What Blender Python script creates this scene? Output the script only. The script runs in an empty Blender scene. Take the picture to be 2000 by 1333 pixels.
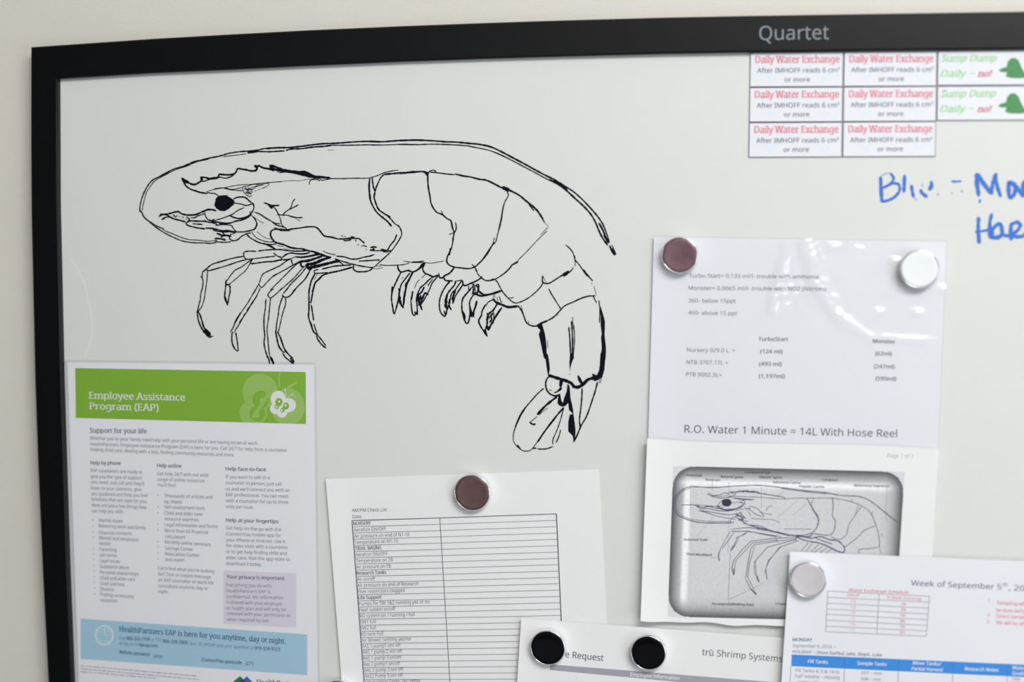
import bpy, bmesh, math, random, re
from mathutils import Vector, Matrix
random.seed(7)
C = bpy.context.scene.collection

# ------------------------------------------------------------------ camera, world, lights, exposure
FPX = 2778.0                       # focal length in pixels of a 2000 px wide frame (50 mm lens)
A_, B_, M_ = 0.21, -0.076, 0.010   # how the board's plane lies to the camera: right side and top nearer
Z0 = 1.134                         # metres from the lens to the board along the optical axis
ORIGIN = Vector((0, 0, 1.55))      # board point on the optical axis
nrm = Vector((A_, B_, 1)).normalized()
exv = Vector((1, M_, -(A_ + B_*M_))).normalized()
upv = exv.cross(nrm)
def cam2world(v): return Vector((v.dot(exv), v.dot(nrm), v.dot(upv)))
CAM = ORIGIN - cam2world(Vector((0, 0, 1)))*Z0
cd = bpy.data.cameras.new('camera'); cam = bpy.data.objects.new('camera', cd); C.objects.link(cam)
cd.sensor_width = 36.0; cd.lens = FPX*36/2000; cd.clip_start = .01
r_, u_, b_ = cam2world(Vector((1,0,0))), cam2world(Vector((0,-1,0))), cam2world(Vector((0,0,-1)))
cam.matrix_world = Matrix(((r_.x,u_.x,b_.x,CAM.x),(r_.y,u_.y,b_.y,CAM.y),(r_.z,u_.z,b_.z,CAM.z),(0,0,0,1)))
bpy.context.scene.camera = cam
def depth_at(px, py): return Z0/(1 + A_*(px-1000)/FPX + B_*(py-666.5)/FPX)
cd.dof.use_dof = True; cd.dof.focus_distance = depth_at(820, 800); cd.dof.aperture_fstop = 2.2
w = bpy.data.worlds.new('world'); bpy.context.scene.world = w; w.use_nodes = True
w.node_tree.nodes['Background'].inputs[0].default_value = (.9, .94, 1, 1)
w.node_tree.nodes['Background'].inputs[1].default_value = .66
vs = bpy.context.scene.view_settings
vs.view_transform = 'Standard'; vs.look = 'None'; vs.gamma = 1; vs.exposure = -.10; vs.use_curve_mapping = False
def area(name, loc, target, sx, sy, power, col):
    l = bpy.data.lights.new(name, 'AREA'); l.shape = 'RECTANGLE'; l.size = sx; l.size_y = sy
    l.energy = power; l.color = col
    o = bpy.data.objects.new(name, l); C.objects.link(o); o.location = loc
    o.rotation_euler = (Vector(target)-Vector(loc)).to_track_quat('-Z', 'Y').to_euler()
    return o
area('ceiling_panel_light', (.95, -1.6, 2.66), (.35, -.1, 1.6), 1.0, .6, 46, (1, .98, .965))
area('added_glare_light', (.62, -2.3, 2.66), (.2, 0, 1.6), 1.2, .45, 16, (1, .985, .965))  # added lamp behind the camera, for glare on the sleeve and frontal light
area('window_light', (2.4, -2.1, 1.15), (.3, 0, 1.3), .9, 1.2, 14, (.80, .90, 1))

# ------------------------------------------------------------------ helpers
def lin(c): c = c/255; return c/12.92 if c <= .04045 else ((c+.055)/1.055)**2.4
def rgb(r, g, b): return (lin(r), lin(g), lin(b), 1)
def mat(name, col, rough=.6, metal=0, spec=.5, coat=0, noise=0, nscale=400, bump=0, bscale=300):
    m = bpy.data.materials.new(name); m.use_nodes = True; nt = m.node_tree
    p = nt.nodes['Principled BSDF']
    p.inputs['Base Color'].default_value = col; p.inputs['Roughness'].default_value = rough
    p.inputs['Metallic'].default_value = metal; p.inputs['Specular IOR Level'].default_value = spec
    p.inputs['Coat Weight'].default_value = coat
    if noise or bump:
        tc = nt.nodes.new('ShaderNodeTexCoord')
    if noise:
        n = nt.nodes.new('ShaderNodeTexNoise'); n.inputs['Scale'].default_value = nscale; n.inputs['Detail'].default_value = 3
        nt.links.new(tc.outputs['Object'], n.inputs['Vector'])
        r = nt.nodes.new('ShaderNodeMix'); r.data_type = 'RGBA'; r.blend_type = 'MIX'
        r.inputs[6].default_value = tuple(min(1, c*(1-noise)) for c in col[:3])+(1,)
        r.inputs[7].default_value = tuple(min(1, c*(1+noise)) for c in col[:3])+(1,)
        nt.links.new(n.outputs[0], r.inputs[0]); nt.links.new(r.outputs[2], p.inputs['Base Color'])
    if bump:
        n2 = nt.nodes.new('ShaderNodeTexNoise'); n2.inputs['Scale'].default_value = bscale; n2.inputs['Detail'].default_value = 2
        nt.links.new(tc.outputs['Object'], n2.inputs['Vector'])
        b = nt.nodes.new('ShaderNodeBump'); b.inputs['Strength'].default_value = bump; b.inputs['Distance'].default_value = .001
        nt.links.new(n2.outputs[0], b.inputs['Height']); nt.links.new(b.outputs[0], p.inputs['Normal'])
    return m
def mesh_obj(name, verts, faces, m, parent=None, smooth=False, mi=None):
    me = bpy.data.meshes.new(name); me.from_pydata([tuple(v) for v in verts], [], faces); me.update()
    for x in (m if isinstance(m, (list, tuple)) else [m]): me.materials.append(x)
    if mi: me.polygons.foreach_set('material_index', mi)
    if smooth: me.polygons.foreach_set('use_smooth', [True]*len(me.polygons))
    o = bpy.data.objects.new(name, me); C.objects.link(o)
    if parent: o.parent = parent; o.matrix_parent_inverse = parent.matrix_world.inverted()
    return o
def empty(name, loc, label, cat, group=None):
    o = bpy.data.objects.new(name, None); C.objects.link(o); o.empty_display_size = .02
    o.matrix_world = Matrix.Translation(loc); o['label'] = label; o['category'] = cat
    if group: o['group'] = group
    return o
def pt(px, py, off=0.0):
    """point seen at (px, py) of the 2000x1333 photograph on the plane lying off metres in front of the board's face (y = 0)"""
    d = cam2world(Vector(((px-1000)/FPX, (py-666.5)/FPX, 1)))
    t = (-off - CAM.y)/d.y
    return CAM + d*t
MM = .001

# materials
m_wall = mat('wall_paint', rgb(220, 216, 207), .75, noise=.02, nscale=60, bump=.12, bscale=500)
m_wallo = mat('light_dimming_side', rgb(58, 56, 54), .8)
m_floor = mat('floor_tile', rgb(150, 140, 128), .5, noise=.1, nscale=20)
m_ceil = mat('ceiling_tile', rgb(232, 232, 228), .9, noise=.04, nscale=80)
m_board = mat('whiteboard_enamel', rgb(221, 223, 220), .28, spec=.5, noise=.012, nscale=9)
m_frame = mat('black_frame', rgb(7, 8, 10), .38, spec=.24, noise=.15, nscale=900, bump=.04, bscale=900)
m_brand = mat('grey_lettering', rgb(128, 138, 146), .5)
m_ink = mat('black_marker', rgb(8, 9, 22), .6, spec=.12)
m_inkg = mat('thin_marker', rgb(84, 84, 92), .6, spec=.3)
m_faint = mat('wiped_marker', rgb(150, 152, 160), .6, spec=.3)
m_arc = mat('pale_arc', rgb(227, 229, 226), .4)
m_blue = mat('blue_marker', rgb(60, 118, 206), .55, spec=.3, noise=.25, nscale=900)
m_blue2 = mat('faded_blue_marker', rgb(158, 184, 222), .55, spec=.3)
m_paper = mat('paper', rgb(241, 242, 246), .7, spec=.35, noise=.008, nscale=300)
m_paperw = mat('bright_paper', rgb(248, 249, 252), .7, spec=.3, noise=.006, nscale=300)
m_paper3 = mat('cool_paper', rgb(230, 233, 238), .7, spec=.35, noise=.008, nscale=300)
m_paper2 = mat('warm_paper', rgb(235, 236, 236), .7, spec=.3, noise=.008, nscale=300)
m_pedge = m_paper
m_green = mat('green_print', rgb(138, 191, 54), .55, noise=.06, nscale=700)
m_green2 = mat('light_green_print', rgb(164, 206, 104), .55, noise=.05, nscale=700)
m_white = mat('white_print', rgb(242, 243, 242), .6)
m_navy = mat('navy_print', rgb(52, 72, 122), .6)
m_navyt = mat('navy_band_print', rgb(34, 78, 122), .6)
m_grey = mat('grey_print', rgb(116, 118, 138), .6)
m_greyl = mat('pale_grey_print', rgb(172, 174, 186), .6)
m_dark = mat('dark_print', rgb(62, 66, 90), .6)
m_mid = mat('toner_print', rgb(84, 88, 106), .6)
m_band = mat('sky_blue_print', rgb(176, 216, 236), .55, noise=.05, nscale=700)
m_bandt = mat('band_small_print', rgb(76, 126, 160), .6)
m_lilac = mat('lilac_print', rgb(234, 229, 240), .6)
m_line = mat('table_line', rgb(62, 64, 84), .6)
m_line2 = mat('thin_table_line', rgb(112, 112, 122), .6)
m_line3 = mat('pale_table_line', rgb(146, 148, 158), .6)
m_red = mat('red_print', rgb(228, 122, 140), .6)
m_crim = mat('crimson_print', rgb(202, 52, 104), .6)
m_script = mat('green_script_print', rgb(144, 212, 134), .6)
m_heap = mat('heap_green_print', rgb(72, 142, 84), .6, noise=.2, nscale=500)
m_slate = mat('slate_print', rgb(76, 86, 112), .6)
m_ice = mat('ice_blue_print', rgb(222, 232, 246), .6)
m_bluebar = mat('blue_bar_print', rgb(58, 140, 222), .55, noise=.04, nscale=500)
m_bluebar2 = mat('blue_bar_line', rgb(44, 110, 190), .6)
m_greybar = mat('grey_bar_print', rgb(160, 163, 174), .6, noise=.04, nscale=500)
m_diag = mat('diagram_line', rgb(70, 78, 106), .6)
m_diagd = mat('diagram_dark', rgb(44, 48, 66), .6)
m_diagl = mat('diagram_leader', rgb(134, 140, 152), .6)
m_chrome = mat('chrome', (.9, .9, .92, 1), .09, metal=1)
m_refl_brown = mat('cap_brown_reflection', rgb(112, 84, 84), .32, metal=.55, coat=.5, noise=.45, nscale=70, bump=.1, bscale=300)  # cap colours hold painted reflections of the room; the caps are mirrors
m_refl_plum = mat('cap_plum_reflection', rgb(122, 90, 98), .32, metal=.55, coat=.5, noise=.6, nscale=90, bump=.1, bscale=300)
m_refl_black = mat('cap_black_reflection', rgb(4, 4, 9), .12, spec=.12, coat=0)
m_refl_pale = mat('cap_pale_reflection', rgb(240, 243, 245), .25, spec=.6, coat=.5)
m_refl_mauve = mat('cap_mauve_reflection', rgb(205, 200, 204), .3, spec=.6, coat=.4, noise=.22, nscale=55)
m_mag = mat('magnet_backing', rgb(66, 66, 86), .7)
m_logo1 = mat('logo_green', rgb(20, 130, 84), .6)
m_logo2 = mat('logo_blue', rgb(66, 110, 200), .6)
m_logo3 = mat('logo_purple', rgb(66, 60, 150), .6)
def film_mat():
    m = bpy.data.materials.new('clear_film'); m.use_nodes = True; nt = m.node_tree; nt.nodes.clear()
    out = nt.nodes.new('ShaderNodeOutputMaterial'); mix = nt.nodes.new('ShaderNodeMixShader')
    tr = nt.nodes.new('ShaderNodeBsdfTransparent'); gl = nt.nodes.new('ShaderNodeBsdfGlossy')
    tr.inputs[0].default_value = (.985, .985, .99, 1)
    gl.inputs['Roughness'].default_value = .2
    fr = nt.nodes.new('ShaderNodeLayerWeight')          # facing term: the same seen from either side of the film
    pw = nt.nodes.new('ShaderNodeMath'); pw.operation = 'POWER'; pw.inputs[1].default_value = 4
    mul = nt.nodes.new('ShaderNodeMath'); mul.operation = 'MULTIPLY_ADD'; mul.inputs[1].default_value = .5; mul.inputs[2].default_value = .05
    nt.links.new(fr.outputs['Facing'], pw.inputs[0]); nt.links.new(pw.outputs[0], mul.inputs[0]); nt.links.new(mul.outputs[0], mix.inputs[0])
    nt.links.new(tr.outputs[0], mix.inputs[1]); nt.links.new(gl.outputs[0], mix.inputs[2])
    nt.links.new(mix.outputs[0], out.inputs[0])
    return m
m_film = film_mat()

# ------------------------------------------------------------------ the room
def box(name, x0, x1, y0, y1, z0, z1, m, kind=None, parent=None):
    v = [(x, y, z) for x in (x0, x1) for y in (y0, y1) for z in (z0, z1)]
    f = [(0,1,3,2),(4,6,7,5),(0,4,5,1),(2,3,7,6),(0,2,6,4),(1,5,7,3)]
    o = mesh_obj(name, v, f, m, parent)
    if kind: o['kind'] = kind
    return o
WALL_Y = .012
box('wall_back', -2.2, 3.2, WALL_Y, WALL_Y+.12, 0, 2.7, m_wall, 'structure')
box('unseen_dark_wall_left', -1.37, -1.25, -3.4, WALL_Y, 0, 2.7, m_wallo, 'structure')  # unseen; moved in and darkened to dim the board's left side
box('floor', -2.32, 3.2, -3.4, WALL_Y+.12, -.1, 0, m_floor, 'structure')
box('ceiling', -2.32, 3.2, -3.4, WALL_Y+.12, 2.7, 2.8, m_ceil, 'structure')

# ------------------------------------------------------------------ the whiteboard
H = 6*MM
org = pt(60, 92, 0)
board = empty('whiteboard', Vector((org.x, 0, org.z)), 'magnetic white dry-erase board in a black frame on the beige wall', 'whiteboard')
XR = org.x + 1.22; ZB = org.z - .92
ipx = [(118,155),(300,143.5),(450,137),(600,129.5),(780,121.5),(950,115.5),(1100,111),(1300,106),(1450,103.5),(1700,100),(2000,97)]
opx = [(60,92),(300,75.5),(450,67),(600,59),(780,51),(950,44.5),(1100,39.5),(1300,34),(1450,31),(1700,27),(2000,22.5)]
ilx = [(118,155),(118.5,280),(119,400),(122,533),(126.5,740),(131.5,900),(138.5,1120),(147,1333)]
olx = [(60,92),(59.5,280),(60.5,420),(63,533),(67.5,740),(73,900),(82.5,1120),(93.5,1333)]
def rail(name, outer, inner):
    """prism between two rows of (x, z) points, from the wall up to the frame's front"""
    V, F = [], []
    n = len(outer); bv = 1.0*MM
    for o, i in zip(outer, inner):
        d = Vector((i[0]-o[0], i[1]-o[1])); L = d.length; d /= L
        o2 = (o[0]+d.x*bv, o[1]+d.y*bv); i2 = (i[0]-d.x*bv, i[1]-d.y*bv)
        V += [(o[0], WALL_Y, o[1]), (o[0], -H+bv, o[1]), (o2[0], -H, o2[1]), (i2[0], -H, i2[1]), (i[0], -H+bv, i[1]), (i[0], 0.0002, i[1])]
    for k in range(n-1):
        a = k*6; b = a+6
        for j in range(6):
            j2 = (j+1) % 6
            F.append((a+j, a+j2, b+j2, b+j))
    F.append(tuple(range(6))); F.append(tuple(range((n-1)*6, n*6))[::-1])
    o = mesh_obj(name, V, F, m_frame, board)
    bm = bmesh.new(); bm.from_mesh(o.data); bmesh.ops.recalc_face_normals(bm, faces=bm.faces); bm.to_mesh(o.data); bm.free()
    return o
def xz(p): return (p.x, p.z)
to = [xz(pt(*p, H)) for p in opx]; ti = [xz(pt(*p, 0)) for p in ipx]
lo = [xz(pt(*p, H)) for p in olx]; li = [xz(pt(*p, 0)) for p in ilx]
FW = .0262
sl = (to[-1][1]-to[-2][1])/(to[-1][0]-to[-2][0])
TR = (XR, to[-1][1]+.3*sl*(XR-to[-1][0])); to.append(TR)
TRi = (XR-FW, TR[1]-FW); ti.append(TRi)
BL = (lo[-1][0]+.004, ZB); lo.append(BL); BLi = (BL[0]+FW, ZB+FW); li.append(BLi)
BR = (XR, ZB); BRi = (XR-FW, ZB+FW)
rail('frame_rail', to, ti); rail('frame_rail', lo, li)
rail('frame_rail', [TR, BR], [TRi, BRi]); rail('frame_rail', [BL, BR], [BLi, BRi])
box('writing_surface', org.x+.012, XR-.01, 0, .008, ZB+.01, org.z-.012, m_board, parent=board)

# ------------------------------------------------------------------ pen strokes
def smooth_line(P, n=4):
    if len(P) < 3: return P
    out = []
    Q = [P[0]] + P + [P[-1]]
    for i in range(1, len(Q)-2):
        p0, p1, p2, p3 = Q[i-1], Q[i], Q[i+1], Q[i+2]
        L = math.hypot(p2[0]-p1[0], p2[1]-p1[1]); k = max(1, min(n+2, int(L/3)+1))
        for s in range(k):
            t = s/k
            out.append(tuple(.5*((2*p1[j]) + (-p0[j]+p2[j])*t + (2*p0[j]-5*p1[j]+4*p2[j]-p3[j])*t*t + (-p0[j]+3*p1[j]-3*p2[j]+p3[j])*t**3) for j in (0, 1)))
    out.append(P[-1]); return out
STEP = 4e-6
class Ink:
    """collects flat ribbons and filled outlines given in pixels of the photograph; build() lays them on the surface"""
    def __init__(s, at):
        s.V = []; s.F = []; s.M = []; s.mats = []; s.n = 0
        s.at = lambda x, y: at(x, y) - Vector((0, s.n*STEP, 0))
    def mi(s, m):
        if m not in s.mats: s.mats.append(m)
        return s.mats.index(m)
    def line(s, P, wd, m, taper=.35, wob=.24, curve=True):
        if len(P) == 1: P = [P[0], (P[0][0]+wd*.6, P[0][1]+wd*.3)]
        s.n = (s.n+1) % 24
        Q = smooth_line(P) if curve else P
        n = len(Q); base = len(s.V); k = s.mi(m)
        for i, q in enumerate(Q):
            a = Q[max(0, i-1)]; b = Q[min(n-1, i+1)]
            dx, dy = b[0]-a[0], b[1]-a[1]; L = math.hypot(dx, dy) or 1
            e = min(i, n-1-i)
            ww = wd*.5*(1+random.uniform(-wob, wob))*((1-taper) if e == 0 else 1)
            nx, ny = -dy/L*ww, dx/L*ww
            s.V.append(s.at(q[0]+nx, q[1]+ny)); s.V.append(s.at(q[0]-nx, q[1]-ny))
            if i: j = base+2*i; s.F.append((j-2, j-1, j+1, j)); s.M.append(k)
        # round ends
        for (q, a, iv) in ((Q[0], Q[1], base), (Q[-1], Q[-2], base+2*(n-1))):
            dx, dy = q[0]-a[0], q[1]-a[1]; L = math.hypot(dx, dy) or 1
            s.V.append(s.at(q[0]+dx/L*wd*.4, q[1]+dy/L*wd*.4)); s.F.append((iv, iv+1, len(s.V)-1)); s.M.append(k)
    def fill(s, P, m):
        s.n = (s.n+1) % 24
        base = len(s.V); k = s.mi(m)
        from mathutils.geometry import tessellate_polygon
        for p in P: s.V.append(s.at(*p))
        for t in tessellate_polygon([[Vector((p[0], p[1], 0)) for p in P]]): s.F.append(tuple(base+i for i in t)); s.M.append(k)
    def quad(s, P, m, nu=48, nv=2):
        """four-cornered area laid as a fine grid, so that it follows the curl of its sheet"""
        base = len(s.V); k = s.mi(m)
        for j in range(nv+1):
            for i in range(nu+1):
                u, v = i/nu, j/nv
                s.V.append(s.at(*[(P[0][c]*(1-u)+P[1][c]*u)*(1-v)+(P[3][c]*(1-u)+P[2][c]*u)*v for c in (0, 1)]))
        for j in range(nv):
            for i in range(nu):
                a = base+j*(nu+1)+i; s.F.append((a, a+nu+1, a+nu+2, a+1)); s.M.append(k)
    def ellipse(s, cx, cy, rx, ry, m, n=28, rot=0, clip=None):
        P = []
        for i in range(n):
            a = 2*math.pi*i/n; x = rx*math.cos(a); y = ry*math.sin(a)
            q = (cx+x*math.cos(rot)-y*math.sin(rot), cy+x*math.sin(rot)+y*math.cos(rot))
            P.append(clip(q) if clip else q)
        s.fill(P, m)
    def ring(s, cx, cy, rx, ry, wd, m, n=32):
        P = [(cx+rx*math.cos(2*math.pi*i/n), cy+ry*math.sin(2*math.pi*i/n)) for i in range(n+1)]
        s.line(P, wd, m, 0, 0, False)
    def build(s, name, parent):
        o = mesh_obj(name, s.V, s.F, s.mats, parent, mi=s.M)
        # all faces look at the viewer (-y)
        bm = bmesh.new(); bm.from_mesh(o.data)
        for f in bm.faces:
            f.normal_update()
            if f.normal.y > 0: f.normal_flip()
        bm.to_mesh(o.data); bm.free()
        return o
INK = .25*MM
def on_board(off=INK): return lambda x, y: pt(x, y, off)
def parse(txt, ox, oy, k):
    """'w x,y x,y ...' one stroke per line or ;  - coordinates in a view that starts at (ox, oy), k photo pixels per unit"""
    out = []
    for ln in txt.replace('\n', ';').split(';'):
        p = ln.split()
        if len(p) < 2: continue
        out.append((float(p[0]), [(ox+float(a)*k, oy+float(b)*k) for a, b in (q.split(',') for q in p[1:])]))
    return out
def strokes(name, parent, groups, m=None, off=INK, fills=()):
    ink = Ink(on_board(off)); m = m or m_ink
    for ox, oy, k, txt in groups:
        for wd, P in parse(txt, ox, oy, k):
            ink.line(P, abs(wd)*1.10, (m_inkg if 0 < abs(wd) <= 1.05 else m) if m is m_ink else m)
    for ox, oy, k, P, mm in fills:
        ink.fill([(ox+a*k, oy+b*k) for a, b in P], mm)
    return ink.build(name, parent)
K = .15
RA, RB, RC, RD, RE, RF = (250,250,K), (250,430,K), (520,250,K), (470,370,K), (700,390,K), (350,560,K)
RG, RH, RI, RJ, RK = (780,250,K), (960,340,K), (940,500,K), (960,690,K), (740,480,K)
# body: carapace and belly lines
drawing = strokes('shrimp_drawing', board, [
 (*RC, '''1 0,712 100,705 220,695 340,685 430,688 540,670 640,660
1.6 560,740 565,700 590,675 660,672 700,690
1.6 690,640 720,680 800,670 840,660 1000,660 1150,655 1300,655 1370,645 1450,620 1550,580 1640,560 1720,550
3 1350,660 1340,740 1345,850 1360,950 1400,1040 1450,1110 1520,1170 1580,1220 1630,1280
2.6 1380,640 1385,700 1395,770 1415,830 1405,900 1420,960 1450,1040 1480,1080
2.4 1530,610 1490,650 1460,710 1430,780 1415,830
2.4 1480,1080 1540,1120 1615,1160;1 800,287 885,287'''),
 (*RE, '''2 280,145 350,190 420,250 470,310 530,350 555,400 565,450 540,510 490,590 430,670 360,740 280,810 190,895
2.4 500,455 470,530 420,590 380,660
1.4 280,850 370,858 480,855 570,850 660,830;1.2 590,800 700,820 800,820 870,822 950,828 1050,812 1110,800
2 700,815 790,810 850,800;1 180,900 230,865 300,870;1 200,900 260,900 320,885'''),
 (*RD, '''2.6 600,530 650,520 760,505 860,490 950,488 1000,505 1040,550 1080,600 1120,615 1200,625 1260,645 1340,645 1440,640
2.5 440,505 500,520 560,525 640,540;2 530,540 640,540
2.8 540,540 480,520 430,525 395,550 390,600 410,640 440,680 500,705 560,720 640,755 720,770 800,775 880,800 960,815 1050,850 1160,885
2 1310,605 1330,608;1.6 1345,612 1362,618;2.2 1340,660 1380,670 1440,655;3.4 1440,620 1480,620;2.4 1400,635 1500,640 1540,640;2.6 1500,660 1500,680
2.4 1540,640 1570,665 1610,700;1.8 1520,720 1540,720;1.8 1570,745 1600,730;2.8 1605,735 1640,745;2.6 1690,760 1730,750 1770,755;2.8 1690,790 1740,785 1720,760;1.8 1635,780 1642,784
1.8 1680,795 1760,800 1840,800 1900,810;2.4 1830,780 1920,800 1960,800;2.4 1860,815 1930,815
1.2 1070,800 1130,830 1240,855;2.2 1250,870 1350,880 1430,905 1510,908 1600,885 1680,870 1740,850
2.2 1540,935 1640,930 1720,925 1810,920;2 1230,905 1300,930 1400,960 1500,985 1600,1005 1710,1020
2.4 1470,990 1470,1040 1510,1070 1560,1075 1640,1070 1700,1045 1720,1010
2.2 300,700 380,740 450,780 520,785 640,800 750,805 850,800;1.4 480,735 560,745;1 560,770 640,785
1.6 500,340 520,390 530,440 550,480 575,500
1.4 180,295 250,320 330,370 400,410 ;2 400,410 430,440 480,470 560,490 580,500 610,530;1.6 410,420 450,440 520,450
2.6 305,175 350,190 400,210 500,210;2.6 350,190 390,230 410,250;2.2 360,195 400,235 430,215;1.8 380,210 440,240 480,300 495,330
2 475,330 540,335 610,338 680,360 760,370 805,368;1.3 700,365 775,415;1.8 550,330 590,290 640,255 660,225 680,160 710,125;1.8 640,260 700,230 755,200'''),
 (*RB, '''2.2 1550,190 1590,230 1640,260 1700,290 1770,310 1850,320 1930,310;1.5 1610,150 1640,200 1690,240 1760,270 1830,285 1900,285
1 1680,150 1740,200 1800,235 1870,250;2 1820,310 1880,350 1920,380'''),
 (*RA, '1 1600,1130 1680,1190 1770,1245')])
# head
strokes('rostrum', drawing, [
 (*RA, '''3.2 700,655 760,690 820,730 880,735 930,705 960,690 965,660 945,645 1000,645 1060,660 1120,650 1170,645 1190,605 1250,610 1330,610 1380,600 1410,570 1430,530 1500,540 1540,545 1600,560 1660,555 1680,530 1650,490 1690,510 1700,490 1760,520 1820,530 1870,535 1850,490 1900,500 1950,520 2000,530
2 945,645 960,690 1010,690 1060,670 1150,660 1200,640 1260,655 1330,640 1380,610
3 700,655 730,710 760,760 820,800 880,820 940,840 1000,850 1030,855;3 720,670 740,700 780,720
1.8 1020,830 1070,850 1130,855 1180,885
1.2 1040,825 1130,800 1250,780 1370,755 1480,740 1600,735 1700,725 1850,710 2000,702
1.4 1130,790 1260,780 1330,800 1410,795 1500,770;1.4 1250,785 1330,805 1420,815 1500,815
1.2 1490,770 1520,760 1560,755 1640,735 1740,735 1830,720 1830,745 1790,770 1740,790;1.2 1720,795 1690,810;1.2 1670,815 1650,825
1.2 1490,770 1500,820 1530,860 1580,895 1620,880;1.2 1520,770 1570,820 1530,840 1600,850;1.2 1560,770 1620,830 1580,870;1.2 1600,780 1660,760 1700,750
1.2 1540,790 1600,800 1640,790 1680,760 1760,745;1.2 1620,800 1560,870;1.6 1510,790 1560,810 1600,790;1.6 1540,850 1590,830'''),
 (*RC, '''4 45,490 100,500 200,540 300,560 420,575 500,570 560,600 640,635 720,640 830,655
4 50,520 130,545 240,565 360,580 460,605 560,630 650,645 700,650;5 420,585 520,595 600,625 680,645;1.2 130,550 170,580 220,580 240,565;2.5 0,530 50,540 100,560;3 60,495 100,540''')])
strokes('eye', drawing, [(*RA, '2 1140,940 1180,895 1240,885 1300,885;2 1370,940 1385,970 1360,1010')],
 fills=[(*RA, [(1130,975),(1150,920),(1190,890),(1250,888),(1310,895),(1360,925),(1380,960),(1360,1010),(1320,1050),(1260,1085),(1200,1080),(1150,1050),(1125,1010)], m_ink)])
strokes('mouthparts', drawing, [
 (*RA, '''2.4 1370,930 1420,905 1500,900 1540,915 1590,960 1630,990 1640,1040 1620,1090 1590,1130 1540,1160 1460,1180 1390,1170 1330,1145
2 1380,980 1430,985 1490,995 1520,1010 1570,1005 1620,990;1.8 1510,1040 1450,1065 1400,1095 1370,1120 1300,1150 1220,1180 1130,1205 1080,1210 1040,1195 1010,1150 1000,1100
2 1590,1090 1600,1130 1640,1170 1670,1220 1680,1260 1660,1310 1630,1333
2.6 1600,1130 1550,1170 1480,1200 1400,1215 1330,1240 1240,1240 1150,1225 1060,1230 1000,1215 900,1215 820,1210 780,1225 755,1245 780,1270 850,1290 920,1305 1000,1315
3 405,1155 440,1130 500,1125 560,1110 650,1090 700,1120 780,1135 880,1130 940,1105 1000,1080 1040,1065 1100,1065 1145,1080
2.6 440,1195 490,1165 540,1160 600,1185 680,1205 750,1225;2 420,1120 520,1140 560,1170;2.5 760,1160 800,1190 760,1240;2 820,1170 870,1170 900,1150 960,1130 1000,1120
2.2 590,1130 620,1160 640,1140;2.2 665,1155;2.6 710,1160 720,1170;2.2 750,1185;2.2 845,1248 900,1252 970,1258
2.4 1010,1305 1100,1310 1180,1325;2 1060,1190 1090,1210 1120,1190 1100,1240 1150,1240 1140,1270;1.5 1150,1260 1200,1265 1260,1255 1320,1270;2 1180,1235 1240,1260 1300,1245'''),
 (*RB, '''2.2 1180,125 1230,140 1300,135 1380,150 1440,155 1540,150 1640,120 1670,80 1680,30;2 1350,70 1380,120 1420,160;1.6 1150,70 1250,60 1350,70
2.5 1110,130 1180,145 1240,155 1320,150 1400,165;3.4 1160,175 1230,200 1290,200 1340,215;3 1230,160 1250,190 1210,225;3 1130,240 1160,240 1230,250 1270,262;3 1140,240 1150,280
2.2 1340,180 1320,230 1340,260 1380,270 1430,255 1470,220 1510,195 1560,175 1600,170;2 1400,165 1350,190'''),
 (*RA, '1 1650,1100 1720,1130 1790,1180 1860,1215')])
strokes('antenna', drawing, [
 (*RA, '''2.4 2000,255 1800,265 1650,295 1450,310 1320,330 1200,365 1050,395 950,420 850,445 720,500 600,535 500,585 400,640 320,680 260,750 210,840 180,920 160,1000 155,1080 180,1100 200,1150 240,1190 300,1240 360,1290 420,1333
2.4 2000,300 1850,310 1700,308 1560,328;3 1560,315 1620,300 1700,300;1.2 1540,338 1400,355 1240,375;1.4 1050,410 900,440 760,500 620,545 480,615 380,670 330,710 280,780 240,840 215,930 195,1010 185,1080
1.8 240,1190 320,1245 400,1290 455,1310'''),
 (*RB, '''2 410,125 480,170 580,220 700,270 800,290 900,298 1000,298 1060,305 1140,295 1150,285 1250,290 1340,285
1.5 440,100 480,140 560,170 640,205 720,235 800,255 900,262 960,268 1040,278 1100,272 1160,270;3 445,105 465,118;2.4 920,296 980,300'''),
 (*RC, '''2.8 0,270 150,258 300,255 450,240 600,220 750,205 900,200 1100,185 1300,175 1500,180 1650,170 1800,160 2000,158
2.2 0,312 120,305 240,298;2.6 260,295 320,275 450,270 600,250 750,240 850,225;1.8 850,225 1080,225 1300,220 1500,222 1700,215 1800,212 2000,218'''),
 (*RG, '''3 0,165 200,158 400,165 600,180 750,185 900,200 1050,215 1200,250 1350,320 1500,400 1650,480 1850,590 2000,665
1.9 0,215 200,218 400,212 600,215 850,230 1000,255 1180,295 1350,365 1500,440 1650,520 1800,600 1950,680 2000,690'''),
 (*RH, '''2.6 800,60 960,160 1080,240 1200,350 1330,490 1430,620 1490,750 1535,890;3 750,75 850,120 960,200 1080,310 1200,420 1290,520 1350,620 1400,740 1450,840 1515,930
5 800,90 900,145 980,195;6 1470,800 1520,890;3.5 1400,640 1450,730 1480,800;3 1540,935 1560,990 1600,1055;3 1570,930 1620,1045;4 1565,970 1608,1050''')])
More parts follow.
